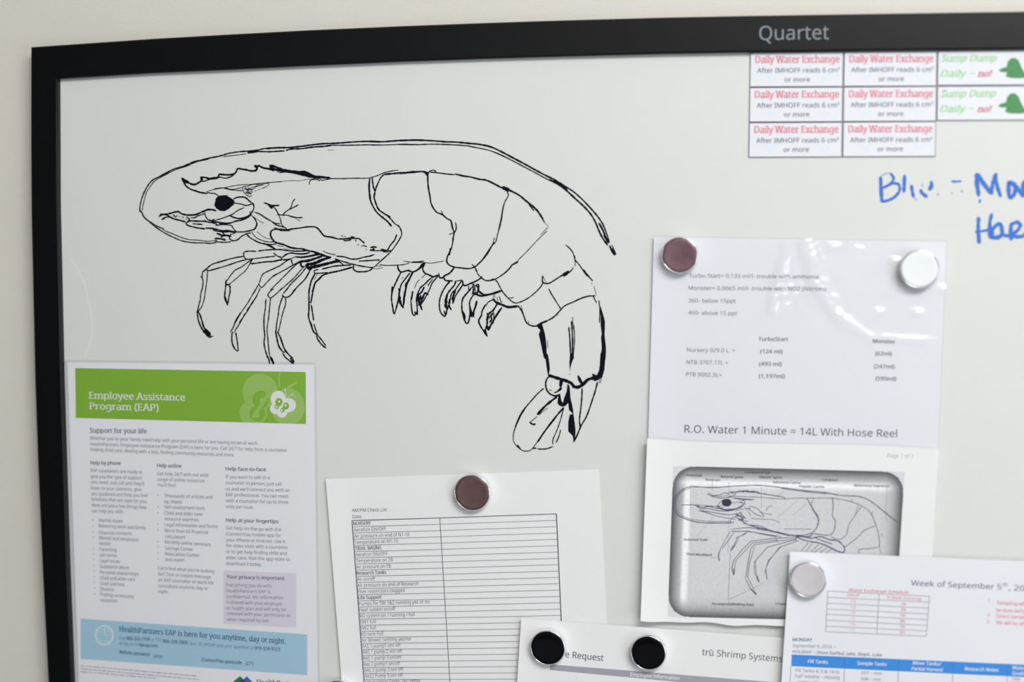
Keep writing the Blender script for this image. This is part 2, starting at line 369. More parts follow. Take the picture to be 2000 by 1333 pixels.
strokes('abdomen', drawing, [
 (*RG, '''2.6 370,580 370,680 380,790 400,900 410,970 440,1040 490,1100 560,1130 620,1180 670,1210 690,1290 700,1333;2 545,1080 570,1130
1.8 1410,850 1420,880 1370,970 1345,1060 1330,1160 1310,1250 1290,1333
2.6 0,590 60,590 200,570 310,568;4.5 310,568 350,585 370,620;2 380,590 400,560 450,550 480,570;2 400,575 500,585 600,598 720,610
3 730,600 830,625 930,640 1050,670 1130,680 1220,720 1330,780;7 1345,775 1400,800 1430,815;3 1410,850 1410,820;3.2 1430,810 1550,870 1650,950 1770,1050 1820,1110 1870,1190
3 1690,1000 1750,1075;3 1850,1150 1890,1230;1 1890,1230 1950,1290'''),
 (*RC, '3 1540,605 1640,595 1750,585 1850,580 2000,570;2.6 1760,590 1850,578 1930,565'),
 (*RE, '''2.4 1205,270 1220,350 1245,430 1235,500 1225,580 1205,650 1165,730 1150,800 1180,850 1250,880 1340,890 1430,900 1510,880 1560,840 1620,780 1690,690 1740,600 1790,550
2 1265,300 1275,370 1255,430;2.4 1185,455 1250,430;4 1200,640 1185,720;1.8 1790,550 1820,430 1860,280 1885,120 1900,50 1925,0;2.2 1770,500 1750,580;3 1610,790 1740,600'''),
 (*RH, '''1.8 730,700 640,790;1.5 725,740 600,860 480,990 340,1130;4.5 340,1145 260,1190;2.2 260,1200 200,1270 110,1333
2 965,925 1010,960 1050,1010 1070,1050 1090,1120 1140,1180 1200,1260 1270,1333;2.5 1085,1070 1090,1200'''),
 (*RI, '''2 400,125 340,190 270,250 190,300 130,320 60,320 0,290
2.4 1330,190 1390,260 1450,325;5 1330,185 1380,255;2.4 1200,155 1140,220 1060,250 980,300 900,350 860,360 800,345 800,260;1.4 800,260 840,340
2 800,345 790,380 760,420 700,480 640,530 560,580 460,615 410,600 350,550 280,470 240,400 210,340 180,310;2 350,550 420,545;1.5 1435,350 1440,370;1.2 1470,400 1495,500
2 880,430 910,490 960,570 1035,690
2.4 480,650 530,720 560,800 590,870 640,905 710,915 790,875 850,850 940,800 1020,720 1090,650 1200,600 1310,550 1400,525 1490,520
1.6 520,650 550,770;1.4 615,850 620,900;3 1460,530 1500,610;1.6 960,780 995,770;3.4 730,905 790,875 850,850'''),
 (*RK, '1.6 1250,280 1290,370 1340,420 1400,460 1450,450 1500,430;2.2 1215,245 1250,280;1.2 1255,290 1285,330')],
 fills=[(*RI, [(1050,255),(1060,230),(1130,190),(1150,205),(1120,250),(1080,272)], m_ink)])
strokes('tail_fan', drawing, [
 (*RI, '1.2 860,1100 870,1200;1.8 1190,800 1200,950;2.4 1140,930 1155,1100 1165,1333;1.8 1530,580 1545,700 1540,870;2.6 1175,850 1185,1000 1190,1150 1185,1300;1.6 1205,900 1215,1100 1200,1300'),
 (*RJ, '''5.5 745,290 820,315 900,340 980,365 1040,395 1080,440 1140,440 1200,400 1250,350 1310,330 1360,330;5 1130,300 1150,350 1180,400
2.6 745,310 715,350 705,410 720,480 760,530 810,555 870,550 890,535;1.8 750,480 785,488;2.4 900,350 890,420 910,460 880,490 820,518;5 920,360 905,430;4.5 900,460 870,490
2.6 1380,380 1350,500 1310,620 1270,740 1230,840 1170,940 1120,1060 1070,1160;2.4 1180,460 1175,600 1160,750 1145,870 1155,960
2.2 1010,430 1020,580 1050,720 1070,880 1085,1000 1075,1150
2 680,460 600,530 520,620 460,690 390,800 340,900 300,1000 290,1050;2.6 450,700 380,800 310,960;1.4 285,1050 285,1130 310,1190 360,1240 420,1275 500,1270 560,1210 600,1150;3.6 340,1200 375,1250
3 600,1160 700,1010 800,880 870,790 940,710;4 850,570 760,640 690,700 600,800;1.6 730,715 620,805;2.4 590,830 500,905;3.2 500,905 540,930 570,925
1.8 940,710 910,830 880,930 850,1010 800,1130 800,1190;2 900,1000 880,1080 840,1170;4 540,1240 580,1240;2 600,1250 700,1250 800,1220;1.6 1015,275'''),
 (*RJ, '-1.04 1000,430 1000,560')],
 fills=[(*RI, [(720,915),(790,880),(810,950),(830,1020),(840,1100),(850,1180),(850,1260),(880,1340),(820,1340),(800,1260),(780,1160),(750,1020),(770,970)], m_ink),
  (*RI, [(1550,650),(1580,740),(1610,850),(1610,940),(1605,1020),(1615,1120),(1625,1200),(1620,1340),(1550,1340),(1570,1200),(1560,1060),(1570,1020),(1555,900),(1555,780)], m_ink),
  (*RJ, [(670,0),(700,-10),(735,20),(755,150),(760,210),(745,290),(730,260),(715,160),(705,80),(680,50)], m_ink),
  (*RJ, [(1025,0),(1060,0),(1075,60),(1050,110),(1030,180),(1020,240),(1015,120)], m_ink),
  (*RJ, [(1420,0),(1485,0),(1480,100),(1470,220),(1440,320),(1390,350),(1340,370),(1320,330),(1310,265),(1370,290),(1400,230),(1410,160)], m_ink),
  (*RJ, [(1400,340),(1440,320),(1425,395),(1395,390)], m_faint),
  (*RJ, [(990,400),(1010,420),(1010,540),(1030,640),(1050,720),(1060,790),(1010,740),(1000,650),(960,690),(920,700),(880,680),(860,650),(870,560),(895,540),(910,620),(930,650),(945,590),(980,500)], m_ink),
  (*RJ, [(1020,800),(1060,800),(1070,900),(1090,960),(1090,1060),(1082,1110),(1105,1110),(1070,1165),(1060,1080),(1000,1020),(1000,900)], m_ink)])
for g in (
 [(*RD, '''2.2 40,860 45,820 110,805 200,808;2.2 230,805 340,790 450,785 500,785;2 40,860 60,900 100,912 200,900 330,885 450,870;2 430,830 480,870 530,890 520,930
2.4 540,890 600,845 660,830 740,840 830,840 900,825'''),
  (*RB, '''2.2 1500,475 1400,490 1280,520 1180,550 1090,580 1030,630 970,680;2 970,680 965,740 978,800 970,880 950,950 940,1040 920,1120 905,1190;2.2 1020,640 1050,660 1130,640 1200,620 1300,590 1400,555 1480,530 1535,520
1.8 1035,670 1030,760 1020,850 1005,950 990,1040 960,1130 915,1190;2 1010,630 1035,665;2.4 945,735 968,760;3 1120,642 1190,625'''),
  (*RF, '2.6 235,320 240,380 250,440 280,520 310,570 350,620 390,660 440,645;2.8 245,320 275,380 300,460 325,540 370,575 410,625;5.5 315,575 360,605 400,640;3 235,320 250,335')],
 [(*RD, '2.4 130,970 220,960 330,945 420,940 520,920 600,915 650,905'),
  (*RB, '''1.8 1620,515 1560,550 1480,610 1400,650 1370,680 1330,730 1290,790;1.6 1600,540 1570,600 1530,660 1470,710 1400,770 1330,830;2.6 1280,780 1275,830 1300,845 1330,830
2.4 1275,830 1265,930 1260,1010 1280,1070 1300,1110;2.4 1325,850 1330,930 1315,1000 1300,1090;2 1270,1000 1290,1070;2.4 1620,515 1590,570''')],
 [(*RD, '2 650,910 600,930 520,990 440,1030 360,1065 300,1095;2 750,950 680,990 600,1035 500,1090 420,1130;2 660,910 670,960 690,990;2 640,910 720,875'),
  (*RB, '''1.8 1770,690 1740,730 1720,790 1700,840 1640,940 1560,1080 1490,1180 1400,1333;1.8 1930,710 1870,750 1800,820 1740,880 1700,830;1.8 1720,890 1670,1000 1600,1110 1540,1210 1450,1333;3 1700,840 1640,950'''),
  (*RF, '2.2 800,340 740,440 700,540 665,590;2 860,350 800,460 750,540 720,590;2.4 690,590 685,680 695,750 730,820 770,840;2.2 735,600 750,670 760,750 770,830;1.6 690,595 720,600;2.6 1010,125 960,200 880,320')],
 [(*RD, '1.8 760,950 680,1020 600,1100 500,1200 390,1310;1.8 830,1000 760,1080 690,1160 600,1240 500,1330;3 700,985 760,950 800,930;3 780,940 790,1000 830,1010'),
  (*RF, '''1.8 1230,30 1200,50 1155,100 1165,130 1190,150 1270,90 1340,20;2.2 1130,170 1120,300 1105,400 1105,540 1115,640 1105,740 1130,860 1160,930 1180,1010
1.8 1190,150 1180,250 1165,400 1145,560 1155,680 1165,800 1185,920 1235,1010;4 1190,920 1215,970 1230,1010;2 1135,910 1180,960;3.4 1130,170 1122,220''')],
 [(*RD, '2 850,1020 790,1100 730,1160 650,1240 590,1320;2.4 910,1040 870,1120 830,1180 750,1260 680,1333;5 850,990 880,1020 900,1040 930,1020'),
  (*RF, '''2.2 1430,0 1390,50 1355,90;2.2 1540,0 1480,80 1430,130 1380,140 1345,120;3 1345,110 1350,150;2 1340,150 1305,260 1290,370 1270,480 1260,590;1.9 1385,150 1385,230 1350,340 1320,470 1300,560 1285,590
2.6 1255,580 1270,660 1295,770 1340,840 1365,860;2.6 1280,590 1320,670 1350,760 1380,830 1430,890 1470,930 1495,990;2.2 1350,870 1380,920 1430,960 1480,1005;4 1450,935 1485,1000;2 1365,860 1385,840''')],
 [(*RD, '''2.2 1440,985 1360,990 1280,995 1200,1005 1060,1040;2 1010,1045 960,1060 965,1090 1000,1095 1130,1085;2.8 1450,1015 1350,1045 1250,1070 1150,1090 1070,1120 1020,1170 970,1220 950,1290 930,1333
2.8 970,1100 930,1170 910,1230 890,1330;1.5 1000,1100 960,1180;2 1230,910 1280,940 1340,985
3 720,880 800,885 900,870 1000,850 1060,845;4 790,940 880,930 960,905 1060,870;5 860,980 960,965 1060,920 1170,885;5 900,1020 980,1005 1080,980 1180,955 1280,930;4 960,820 1050,850 1100,870'''),
  (*RF, '''2.6 1700,0 1690,80 1690,200 1690,300 1685,400 1720,500 1745,580 1790,625;2.6 1750,0 1735,100 1715,210;2.4 1720,240 1735,330 1750,440;2 1755,490 1780,570 1805,625
2.4 1790,630 1800,680 1850,750 1910,800;2.2 1800,630 1850,690 1910,770;2 1690,200 1720,215''')]):
    strokes('walking_leg', drawing, g)
for g in (
 '''2.6 245,260 255,310 290,345 350,330 390,325 440,345 510,310 560,250 600,225;3 500,320 560,270 590,235
2.2 290,345 250,420 200,530 170,620 165,700 180,800 200,890 230,800 255,700 270,600 290,510 340,440 400,360;4 175,540 170,620;3 440,350 400,430 365,500 350,570 330,660 325,740 310,800;3 270,690 290,770 320,810;1.4 300,430 320,410;3.4 262,640 262,720;2.4 255,560 270,590 262,640 278,680 268,730 285,760;2.2 360,480 345,530 352,560 335,610 342,650 322,700 330,740''',
 '''2.4 600,230 570,300 600,360 640,375;2.6 640,375 690,400 720,405 780,385 790,415 830,420 860,390 920,360 980,290;2 780,360 785,390
1.8 610,370 560,420;1 530,440 490,490 465,560;2.2 440,620 420,700 425,800 440,890 465,910 490,880 500,900 500,800 490,700 510,620 540,550 600,500 660,440 720,400;3.6 440,600 425,700;2 770,400 700,480 660,570 620,650 580,720 545,760
3 510,620 520,700 560,835;3 540,660 560,700 600,620 640,640;4 560,720 550,760;2.4 700,440 640,520;4 590,630 570,700;2.6 495,640 505,700 520,740 530,780;2.6 545,650 535,700 560,690 550,740;2.2 470,860 480,890 500,850;2.6 590,540 560,600 520,640''',
 '''2.4 850,420 870,455 960,460;2.4 990,465 1080,450;2.2 920,465 870,530 820,620 790,720 790,810 810,880 860,920 880,860 900,800;3 920,475 870,530;2.6 1000,470 980,520 920,590 880,660 870,740 860,800
2 1080,460 1040,510 1000,570 950,620 930,700 920,780 940,835;2.4 1100,500 1040,590 990,670 960,760;5 870,760 890,830;4 905,780 940,830;3 980,600 950,700;2.4 1090,460 1100,510 1130,520 1200,490 1270,460 1330,420 1340,400;5 870,700 875,800;2.4 895,640 880,700 890,740;2.2 1000,590 975,650 960,720;2.4 850,850 870,900 885,850;2.4 920,700 905,760''',
 '''1.6 1170,520 1170,580 1200,550 1240,540;2.4 1200,560 1130,640 1090,700 1080,790 1090,880 1120,980 1145,1015 1165,1000 1180,940 1190,850;2.4 1250,620 1200,690 1180,760 1200,850 1240,930;5 1090,860 1110,930;5 1190,830 1210,920
3 1275,720 1260,790 1235,860 1235,910;1.8 1210,490 1250,540 1230,600 1270,640 1300,560 1260,520 1300,510 1290,600 1210,630;2.4 1240,500 1260,620;2.4 1200,560 1120,660;3 1290,550 1310,600 1370,640 1420,640 1500,620 1590,590;2.6 1260,630 1330,655 1420,645;2.4 1085,850 1100,900 1110,880 1125,950;2.6 1180,800 1200,860 1190,900 1220,930;2 1215,520 1235,570 1220,600 1250,640;2 1280,520 1300,560 1280,590''',
 '''1.6 1490,700 1420,740 1400,780;2.4 1390,770 1345,850 1335,910 1300,980 1330,1060 1370,1120 1410,1180;5 1380,1100 1400,1160;2.6 1540,760 1490,840 1430,890 1410,950 1410,1020 1390,1090;3 1600,810 1550,880 1500,960 1450,1050 1430,1100
3 1490,850 1500,930;4.5 1530,910 1490,980;1.6 1450,880 1440,950;4 1410,1050 1430,1100;1.2 1490,610 1490,690;1.2 1510,620 1510,690;1.4 1540,670 1550,720;1.4 1570,660 1590,730 1610,740;3.4 1490,700 1530,740 1600,770 1680,800 1740,800 1800,790;4.5 1700,800 1800,790;2.4 1410,880 1425,930 1410,980;2.4 1480,880 1460,930 1470,960 1440,1000;2.4 1395,1060 1420,1090 1440,1050;2.6 1500,930 1490,1010'''):
    strokes('swimmeret', drawing, [(*RK, ';'.join(re.sub(r'^\s*([\d.]+)', lambda m: '%.2f' % (float(m.group(1))*1.12), q) for q in g.replace('\n', ';').split(';')))])
# blue handwriting on the right
RM = (1650, 310, .175)
def scrawl(name, solid, faint=''):
    ink = Ink(on_board(.3*MM))
    for wd, P in parse(solid, *RM): ink.line(P, wd, m_blue, .25)
    for wd, P in parse(faint, *RM): ink.line(P, wd, m_blue2, .25)
    return ink.build(name, board)
o = scrawl('handwritten_word', '''6.5 400,205 405,320 415,480;5 510,165 545,210 530,260 480,300 410,335;5 430,330 520,280 590,280 615,320 600,380 540,440 470,470 420,480;6.5 668,190 665,280 660,370
6 745,300 755,370 770,430;6.5 850,350 860,380 915,425;7.5 965,260 970,300 945,345''', '3 400,200 460,165 510,160;4 1030,400 1050,400;5 790,450 805,455;4 860,290 870,300')
o['label'] = 'blue handwriting, half wiped, beside the equals sign'
scrawl('equals_sign', '4 1195,252 1240,258 1295,250', '4 1190,385;5 1300,360')
o = scrawl('handwritten_word', '''8 1475,170 1475,260 1495,410;8 1480,175 1530,250 1590,330 1640,390;7 1640,390 1650,290 1680,180;7 1685,170 1700,300 1740,420;4.5 1510,460 1505,490
8 1830,260 1830,350 1840,430 1890,400 1900,310 1840,260;8 1880,270 1940,340 1990,420;8 1990,420 1995,290 2030,250 2060,300 2080,420''')
o['label'] = 'blue handwriting to the right of the equals sign'
o = scrawl('handwritten_word', '''7 1495,660 1490,780 1500,940;5 1460,820 1560,805 1660,780;7 1640,620 1620,720 1620,860 1640,885;8 1640,800 1710,730 1750,760 1750,850 1700,880 1640,870 1650,800;7 1750,760 1770,850 1840,860
8 1860,740 1850,830 1860,900;7 1850,740 1920,710 1960,740 1930,800 1880,840 1900,870 1990,870;7 1990,870 2040,800 2060,740''')
o['label'] = 'blue handwriting on the second line above the plastic sleeve'
sm = Ink(on_board(.12*MM)); sm.line([(139,505),(155,530),(168,565),(177,610),(180,640),(176,670),(165,700)], 4.5, m_arc, .8, .1)  # faint arc a little lighter than the board
sm.build('pale_arc', board)

# ------------------------------------------------------------------ lettering
_cache = {}
try: FONT = bpy.data.fonts.load(bpy.utils.system_resource('DATAFILES') + '/fonts/NotoSansMath-Regular.woff2')   # one of Blender's own bundled fonts
except Exception: FONT = None
def _height(ch):
    cu = bpy.data.curves.new('t', 'FONT'); cu.body = ch
    if FONT: cu.font = FONT
    ob = bpy.data.objects.new('t', cu); me = bpy.data.meshes.new_from_object(ob); h = max(v.co.y for v in me.vertices)
    bpy.data.meshes.remove(me); bpy.data.objects.remove(ob); bpy.data.curves.remove(cu); return h
CAPH, XH, ASC = _height('H'), _height('x'), _height('l')
def glyphs(text, bold, slab, res):
    key = (text, bold, slab, res)
    if key in _cache: return _cache[key]
    cu = bpy.data.curves.new('t', 'FONT'); cu.body = text; cu.size = 1; cu.resolution_u = res
    if FONT: cu.font = FONT
    ob = bpy.data.objects.new('t', cu)
    me = bpy.data.meshes.new_from_object(ob)
    V = [(v.co.x, v.co.y) for v in me.vertices]; F = [tuple(p.vertices) for p in me.polygons]; n0 = len(V); n1 = 10**9
    st = .059
    if slab:
        cnt = {}
        for f in F:
            for i in range(len(f)):
                e = tuple(sorted((f[i], f[(i+1) % len(f)]))); cnt[e] = cnt.get(e, 0)+1
        levels = [(0, 1), (CAPH, -1), (XH, -1), (ASC, -1), (-.2, 1)]
        for (a, b), c in cnt.items():
            if c != 1: continue
            (x0, y0), (x1, y1) = V[a], V[b]
            L = abs(x1-x0)
            if abs(y0-y1) > .012 or L < st*.55: continue
            if L > st*3:                  # arm of an E or T: a short spur before it
                for lv, sg in ((0, 1), (CAPH, -1)):
                    if abs(y0-lv) < .004: xa = min(x0, x1); n = len(V); V += [(xa-.05, lv), (xa+.01, lv), (xa+.01, lv+.05*sg), (xa-.05, lv+.05*sg)]; F.append((n, n+1, n+2, n+3))
            if L > st*1.7: continue
            for lv, sg in levels:
                if abs(y0-lv) < .012:
                    xc = (x0+x1)/2; hw = L*.5+.055; y = y0; th = .052*sg
                    xa, xb = xc-hw, xc+hw
                    if lv in (XH, ASC): xb = xc+L*.5
                    n = len(V); V += [(xa, y), (xb, y), (xb, y+th), (xa, y+th)]; F.append((n, n+1, n+2, n+3)); break
    if bold:                      # struck twice, a little apart
        n = len(V); n1 = n; V += [(x+bold*1.5, y) for x, y in V]; F += [tuple(i+n for i in f) for f in F]
    bpy.data.meshes.remove(me); bpy.data.objects.remove(ob); bpy.data.curves.remove(cu)
    _cache[key] = (V, F, (n0, n1)); return V, F, (n0, n1)
class Print(Ink):
    def text(s, t, x0, y0, x1, y1, cap, m, bold=0, slab=False, shear=0, up=(0, -1), res=2):
        """one printed line from baseline start to baseline end, cap pixels tall"""
        V, F, n0 = glyphs(t, bold, slab, res)
        if not V: return
        a = min(v[0] for v in V); b = max(v[0] for v in V); W = b-a
        base = len(s.V); k = s.mi(m); ys = cap/CAPH
        dx, dy = (x1-x0)/W, (y1-y0)/W
        for vi, (x, y) in enumerate(V):
            q = x-a; s.n = 2*(vi >= n0[0]) if vi < n0[1] else 4+2*(vi-n0[1] >= n0[0])
            s.V.append(s.at(x0+dx*q+up[0]*y*ys+shear*y*ys, y0+dy*q+up[1]*y*ys))
        for f in F: s.F.append(tuple(base+i for i in f)); s.M.append(k)
pr = Print(on_board(H+.2*MM)); pr.text('Quartet', 1483, 78.5, 1619, 76.5, 27.5, m_brand, res=4)
pr.build('lettering', board)

# ------------------------------------------------------------------ sheets of paper
class Sheet:
    def __init__(s, name, quad, off, label, cat, lift=None, m=None, nu=20, nv=20, group=None, thick=.1*MM, wave=None):
        s.q = quad; s.off = off; s.lift = lift or (lambda u, v: 0); s.wave = wave
        c = pt(sum(p[0] for p in quad)/4, quad[0][1], off)
        s.root = empty(name, c, label, cat, group)
        V, F = [], []
        for side in (0, 1):
            for j in range(nv+1):
                for i in range(nu+1):
                    u, v = i/nu, j/nv; x, y = s.px(u, v)
                    if wave: dx, dy = wave(u, v); x += dx; y += dy
                    o = s.off+s.lift(u, v)
                    p = pt(x, y, o)
                    if side: p = p + Vector((0, thick, 0))
                    V.append(p)
        N = (nu+1)*(nv+1)
        for j in range(nv):
            for i in range(nu):
                a = j*(nu+1)+i
                F.append((a, a+nu+1, a+nu+2, a+1)); F.append((N+a, N+a+1, N+a+nu+2, N+a+nu+1))
        ring = [i for i in range(nu+1)] + [j*(nu+1)+nu for j in range(1, nv+1)] + [nv*(nu+1)+i for i in range(nu-1, -1, -1)] + [j*(nu+1) for j in range(nv-1, 0, -1)]
        R0 = len(V); V += [V[a] for a in ring] + [V[N+a] for a in ring]; m_ = len(ring)
        for i in range(m_): j = (i+1) % m_; F.append((R0+i, R0+j, R0+m_+j, R0+m_+i))
        s.page = mesh_obj('page', V, F, m or m_paper, s.root, smooth=True)
        s.page.data.polygons.foreach_set('use_smooth', [k < 2*nu*nv for k in range(len(F))])
    def px(s, u, v):
        q = s.q
        return tuple((q[0][k]*(1-u)+q[1][k]*u)*(1-v)+(q[3][k]*(1-u)+q[2][k]*u)*v for k in (0, 1))
    def uv(s, x, y):
        u = v = .5
        for _ in range(6):
            fx, fy = s.px(u, v); ex, ey = x-fx, y-fy
            if abs(ex)+abs(ey) < .01: break
            ax, ay = s.px(u+1e-3, v); bx, by = s.px(u, v+1e-3)
            a, c, b, d = (ax-fx)*1e3, (ay-fy)*1e3, (bx-fx)*1e3, (by-fy)*1e3
            D = a*d-b*c; u += (ex*d-b*ey)/D; v += (a*ey-ex*c)/D
        return u, v
    def at(s, eps=.12*MM):
        if s.lift(.3, .3) == s.lift(.7, .6) == s.lift(.01, .95) == 0:
            return lambda x, y: pt(x, y, s.off+eps)
        return lambda x, y: pt(x, y, s.off+eps+s.lift(*s.uv(x, y)))
    def up(s):
        q = s.q; dx = ((q[0][0]-q[3][0])+(q[1][0]-q[2][0]))/2; dy = ((q[0][1]-q[3][1])+(q[1][1]-q[2][1]))/2
        return (dx/-dy, -1) if dy else (0, -1)
def block(sheet, name, mm, reg, lines, cap, bold=0, slab=False, shear=0, eps=.16*MM, res=2, parent=None):
    """lines: (text, x0, y0, x1, y1[, cap]) in the view reg"""
    ox, oy, k = reg; up = sheet.up(); o = None; p = Print(sheet.at(eps)); many = name in ('paragraph', 'bullet_list')
    for L in lines:
        if not many: p = Print(sheet.at(eps))
        c = L[5] if len(L) > 5 else cap
        p.text(L[0], ox+L[1]*k, oy+L[2]*k, ox+L[3]*k, oy+L[4]*k, c*k, mm, bold, slab, shear, up, res)
        if not many: o = p.build(name, parent or sheet.root)
    if many: o = p.build(name, parent or sheet.root); o['kind'] = 'stuff'
    return o

# 1 --- green-headed leaflet ------------------------------------------------
eap = Sheet('leaflet', [(131,708),(613,713),(620.5,1345),(154,1345)], 1.0*MM, 'printed leaflet with green butterfly header and pale blue footer band at lower left', 'leaflet', m=m_paperw)
E1, E2 = (120, 690, .2603), (120, 990, .26)
def P_(reg, pts): return [(reg[0]+a*reg[2], reg[1]+b*reg[2]) for a, b in pts]
p = Ink(eap.at(.1*MM)); p.fill(P_(E1, [(103,113),(1833,143),(1835,533),(108,487)]), m_green); hb = p.build('header_band', eap.root)
def clipband(q):
    x = (q[0]-E1[0])/E1[2]; y = (q[1]-E1[1])/E1[2]
    x = min(max(x, 106), 1833); t = (x-103)/1730; y = min(max(y, 113+30*t), 487+46*t)
    return (E1[0]+x*E1[2], E1[1]+y*E1[2])
def circ(ink, reg, cx, cy, rx, ry, m, rot=0, clip=None): ink.ellipse(reg[0]+cx*reg[2], reg[1]+cy*reg[2], rx*reg[2], ry*reg[2], m, 30, rot, clip)
for eps, cs in ((.13, [(1490,290,132,135)]), (.145, [(1700,405,125,140)]), (.16, [(1440,450,105,95)])):
    p = Ink(eap.at(eps*MM)); [circ(p, E1, *c, m_green2, clip=clipband) for c in cs]; p.build('pale_butterfly_wing', hb)
p = Ink(eap.at(.18*MM)); circ(p, E1, 1495, 350, 62, 70, m_green, clip=clipband); circ(p, E1, 1470, 455, 60, 60, m_green, clip=clipband); p.line(P_(E1, [(1560,300),(1440,480)]), 7, m_green2, 0, 0); p.build('pale_butterfly_spot', hb)
p = Ink(eap.at(.2*MM)); circ(p, E1, 1510, 355, 22, 22, m_green2); circ(p, E1, 1465, 465, 22, 22, m_green2); p.line(P_(E1, [(1640,150),(1630,190),(1640,260)]), 3, m_green2); p.line(P_(E1, [(1640,290),(1700,260),(1765,220)]), 5, m_green2); p.build('pale_antenna', hb)
for k_, c in enumerate([(1627,345,57,62), (1700,392,60,54), (1607,418,42,42), (1655,446,40,40)]):
    p = Ink(eap.at((.22+.012*k_)*MM)); circ(p, E1, *c, m_white); p.build('butterfly_wing', hb)
p = Ink(eap.at(.28*MM)); circ(p, E1, 1632, 368, 27, 30, m_green); circ(p, E1, 1616, 402, 17, 18, m_green); circ(p, E1, 1684, 398, 24, 26, m_green); circ(p, E1, 1658, 428, 17, 18, m_green); p.build('wing_spot', hb)
p = Ink(eap.at(.31*MM)); circ(p, E1, 1634, 364, 8, 9, m_white); circ(p, E1, 1614, 403, 8, 8, m_white); circ(p, E1, 1682, 394, 8, 9, m_white); circ(p, E1, 1654, 430, 8, 8, m_white)
p.line(P_(E1, [(1685,345),(1650,400),(1618,455)]), 3.4, m_white, .2, 0); p.line(P_(E1, [(1690,325),(1678,280)]), 1.5, m_white); p.line(P_(E1, [(1695,330),(1733,310)]), 1.5, m_white); circ(p, E1, 1677, 277, 6, 6, m_white); circ(p, E1, 1734, 310, 6, 6, m_white); p.build('butterfly_body', hb)
block(eap, 'title_lettering', m_white, E1, [('Employee Assistance', 205, 342, 928, 358), ('Program (EAP)', 207, 422, 730, 435)], 51, .014, True, res=3, parent=hb)
block(eap, 'heading', m_navy, E1, [('Support for your life', 213, 597, 640, 603)], 34, .008, True)
block(eap, 'paragraph', m_grey, E1, [('Whether you or your family need help with your personal life or are having issues at work.', 213, 650, 1475, 690),
 ('HealthPartners Employee Assistance Program (EAP) is here for you. Call 24/7 for help from a counselor', 217, 695, 1692, 743),
 ('finding child care, dealing with a loss, finding community resources and more.', 217, 736, 1298, 778)], 25)
for h in ([('Help by phone', 218, 837, 445, 840)], [('Help online', 718, 857, 900, 862)], [('Help face-to-face', 1232, 882, 1535, 888)], [('Help at your fingertips', 1235, 1267, 1628, 1278)]):
    block(eap, 'heading', m_dark, E1, h, 27, .016)
Y = 1153.8
block(eap, 'paragraph', m_grey, E1, [('EAP counselors are ready to', 220, 893, 607, 906), ('give you the type of support', 220, 937, 603, 950), ("you need. Just call and they'll", 222, 980, 620, 994),
 ('listen to your concerns, give', 222, 1025, 600, 1037), ('you guidance and help you find', 223, 1067, 645, 1082), ('solutions that are right for you.', 225, 1108, 643, 1127),
 ('Here are just a few things they', 227, 1152, 638, 1171), ('can help you with:', 228, 1196, 465, 1204)], 25)
block(eap, 'bullet_list', m_grey, E2, [('Marital issues', 282, 114, 460, 121), ('Balancing work and family', 282, 156, 635, 173), ('Financial concerns', 283, 208, 530, 215), ('Mental and emotional', 284, 246, 577, 263), ('health', 285, 289, 368, 292),
 ('Parenting', 287, 333, 413, 338), ('Job stress', 287, 376, 415, 380), ('Legal issues', 289, 418, 440, 424), ('Substance abuse', 290, 462, 508, 470), ('Personal relationships', 291, 505, 580, 520), ('Child and elder care', 291, 548, 553, 560),
 ('Grief and loss', 293, 590, 472, 598), ('Divorce', 294, 632, 393, 636), ('Finding community', 292, 672, 545, 690), ('resources', 293, 715, 420, 721)] +
 [('.', 233+i*1.2, y, 239+i*1.2, y, 45) for i, y in enumerate((106, 150, 193, 235, 319, 361, 402, 445, 488, 530, 574, 617, 660))], 25)
block(eap, 'paragraph', m_grey, E1, [('Get help 24/7 with our wide', 720, 917, 1105, 930), ('range of online resources.', 720, 960, 1080, 972), ("You'll find:", 720, 1003, 860, 1007)], 25)
block(eap, 'bullet_list', m_grey, E1, [('Thousands of articles and', 772, 1083, 1132, 1095), ('tip sheets', 772, 1127, 905, 1131), ('Self-assessment tools', 773, 1168, 1077, 1178), ('Child and elder care', 773, 1213, 1057, 1223),
 ('resource searches', 774, 1256, 1027, 1265), ('Legal information and forms', 774, 1300, 1173, 1315), ('More than 60 financial', 776, 190+Y, 1098, 205+Y), ('calculators', 778, 235+Y, 930, 241+Y), ('Monthly online seminars', 778, 277+Y, 1118, 297+Y),
 ('Savings Center', 778, 322+Y, 988, 333+Y), ('Relocation Center', 779, 366+Y, 1035, 378+Y), ('And more!', 778, 410+Y, 920, 414+Y)] + [('.', 722, y, 728, y, 45) for y in (1070, 1158, 1200, 1288, 1330, 1418, 1460, 1505, 1549)], 25)
block(eap, 'paragraph', m_grey, E2, [("Can't find what you're looking", 726, 473, 1147, 500), ('for? Text or instant message', 726, 518, 1122, 543), ('an EAP counselor or work-life', 727, 562, 1143, 586), ('consultant anytime, day or', 727, 607, 1102, 628), ('night.', 728, 650, 803, 653)], 25)
block(eap, 'paragraph', m_grey, E1, [('If you want to talk to a', 1232, 942, 1563, 947), ('counselor in person, just call', 1232, 985, 1650, 996), ("us and we'll connect you with an", 1233, 1032, 1712, 1043), ('EAP professional. You can meet', 1233, 1075, 1703, 1088),
 ('with a counselor for up to three', 1234, 1120, 1703, 1133), ('visits per issue.', 1234, 1165, 1440, 1170)], 25)
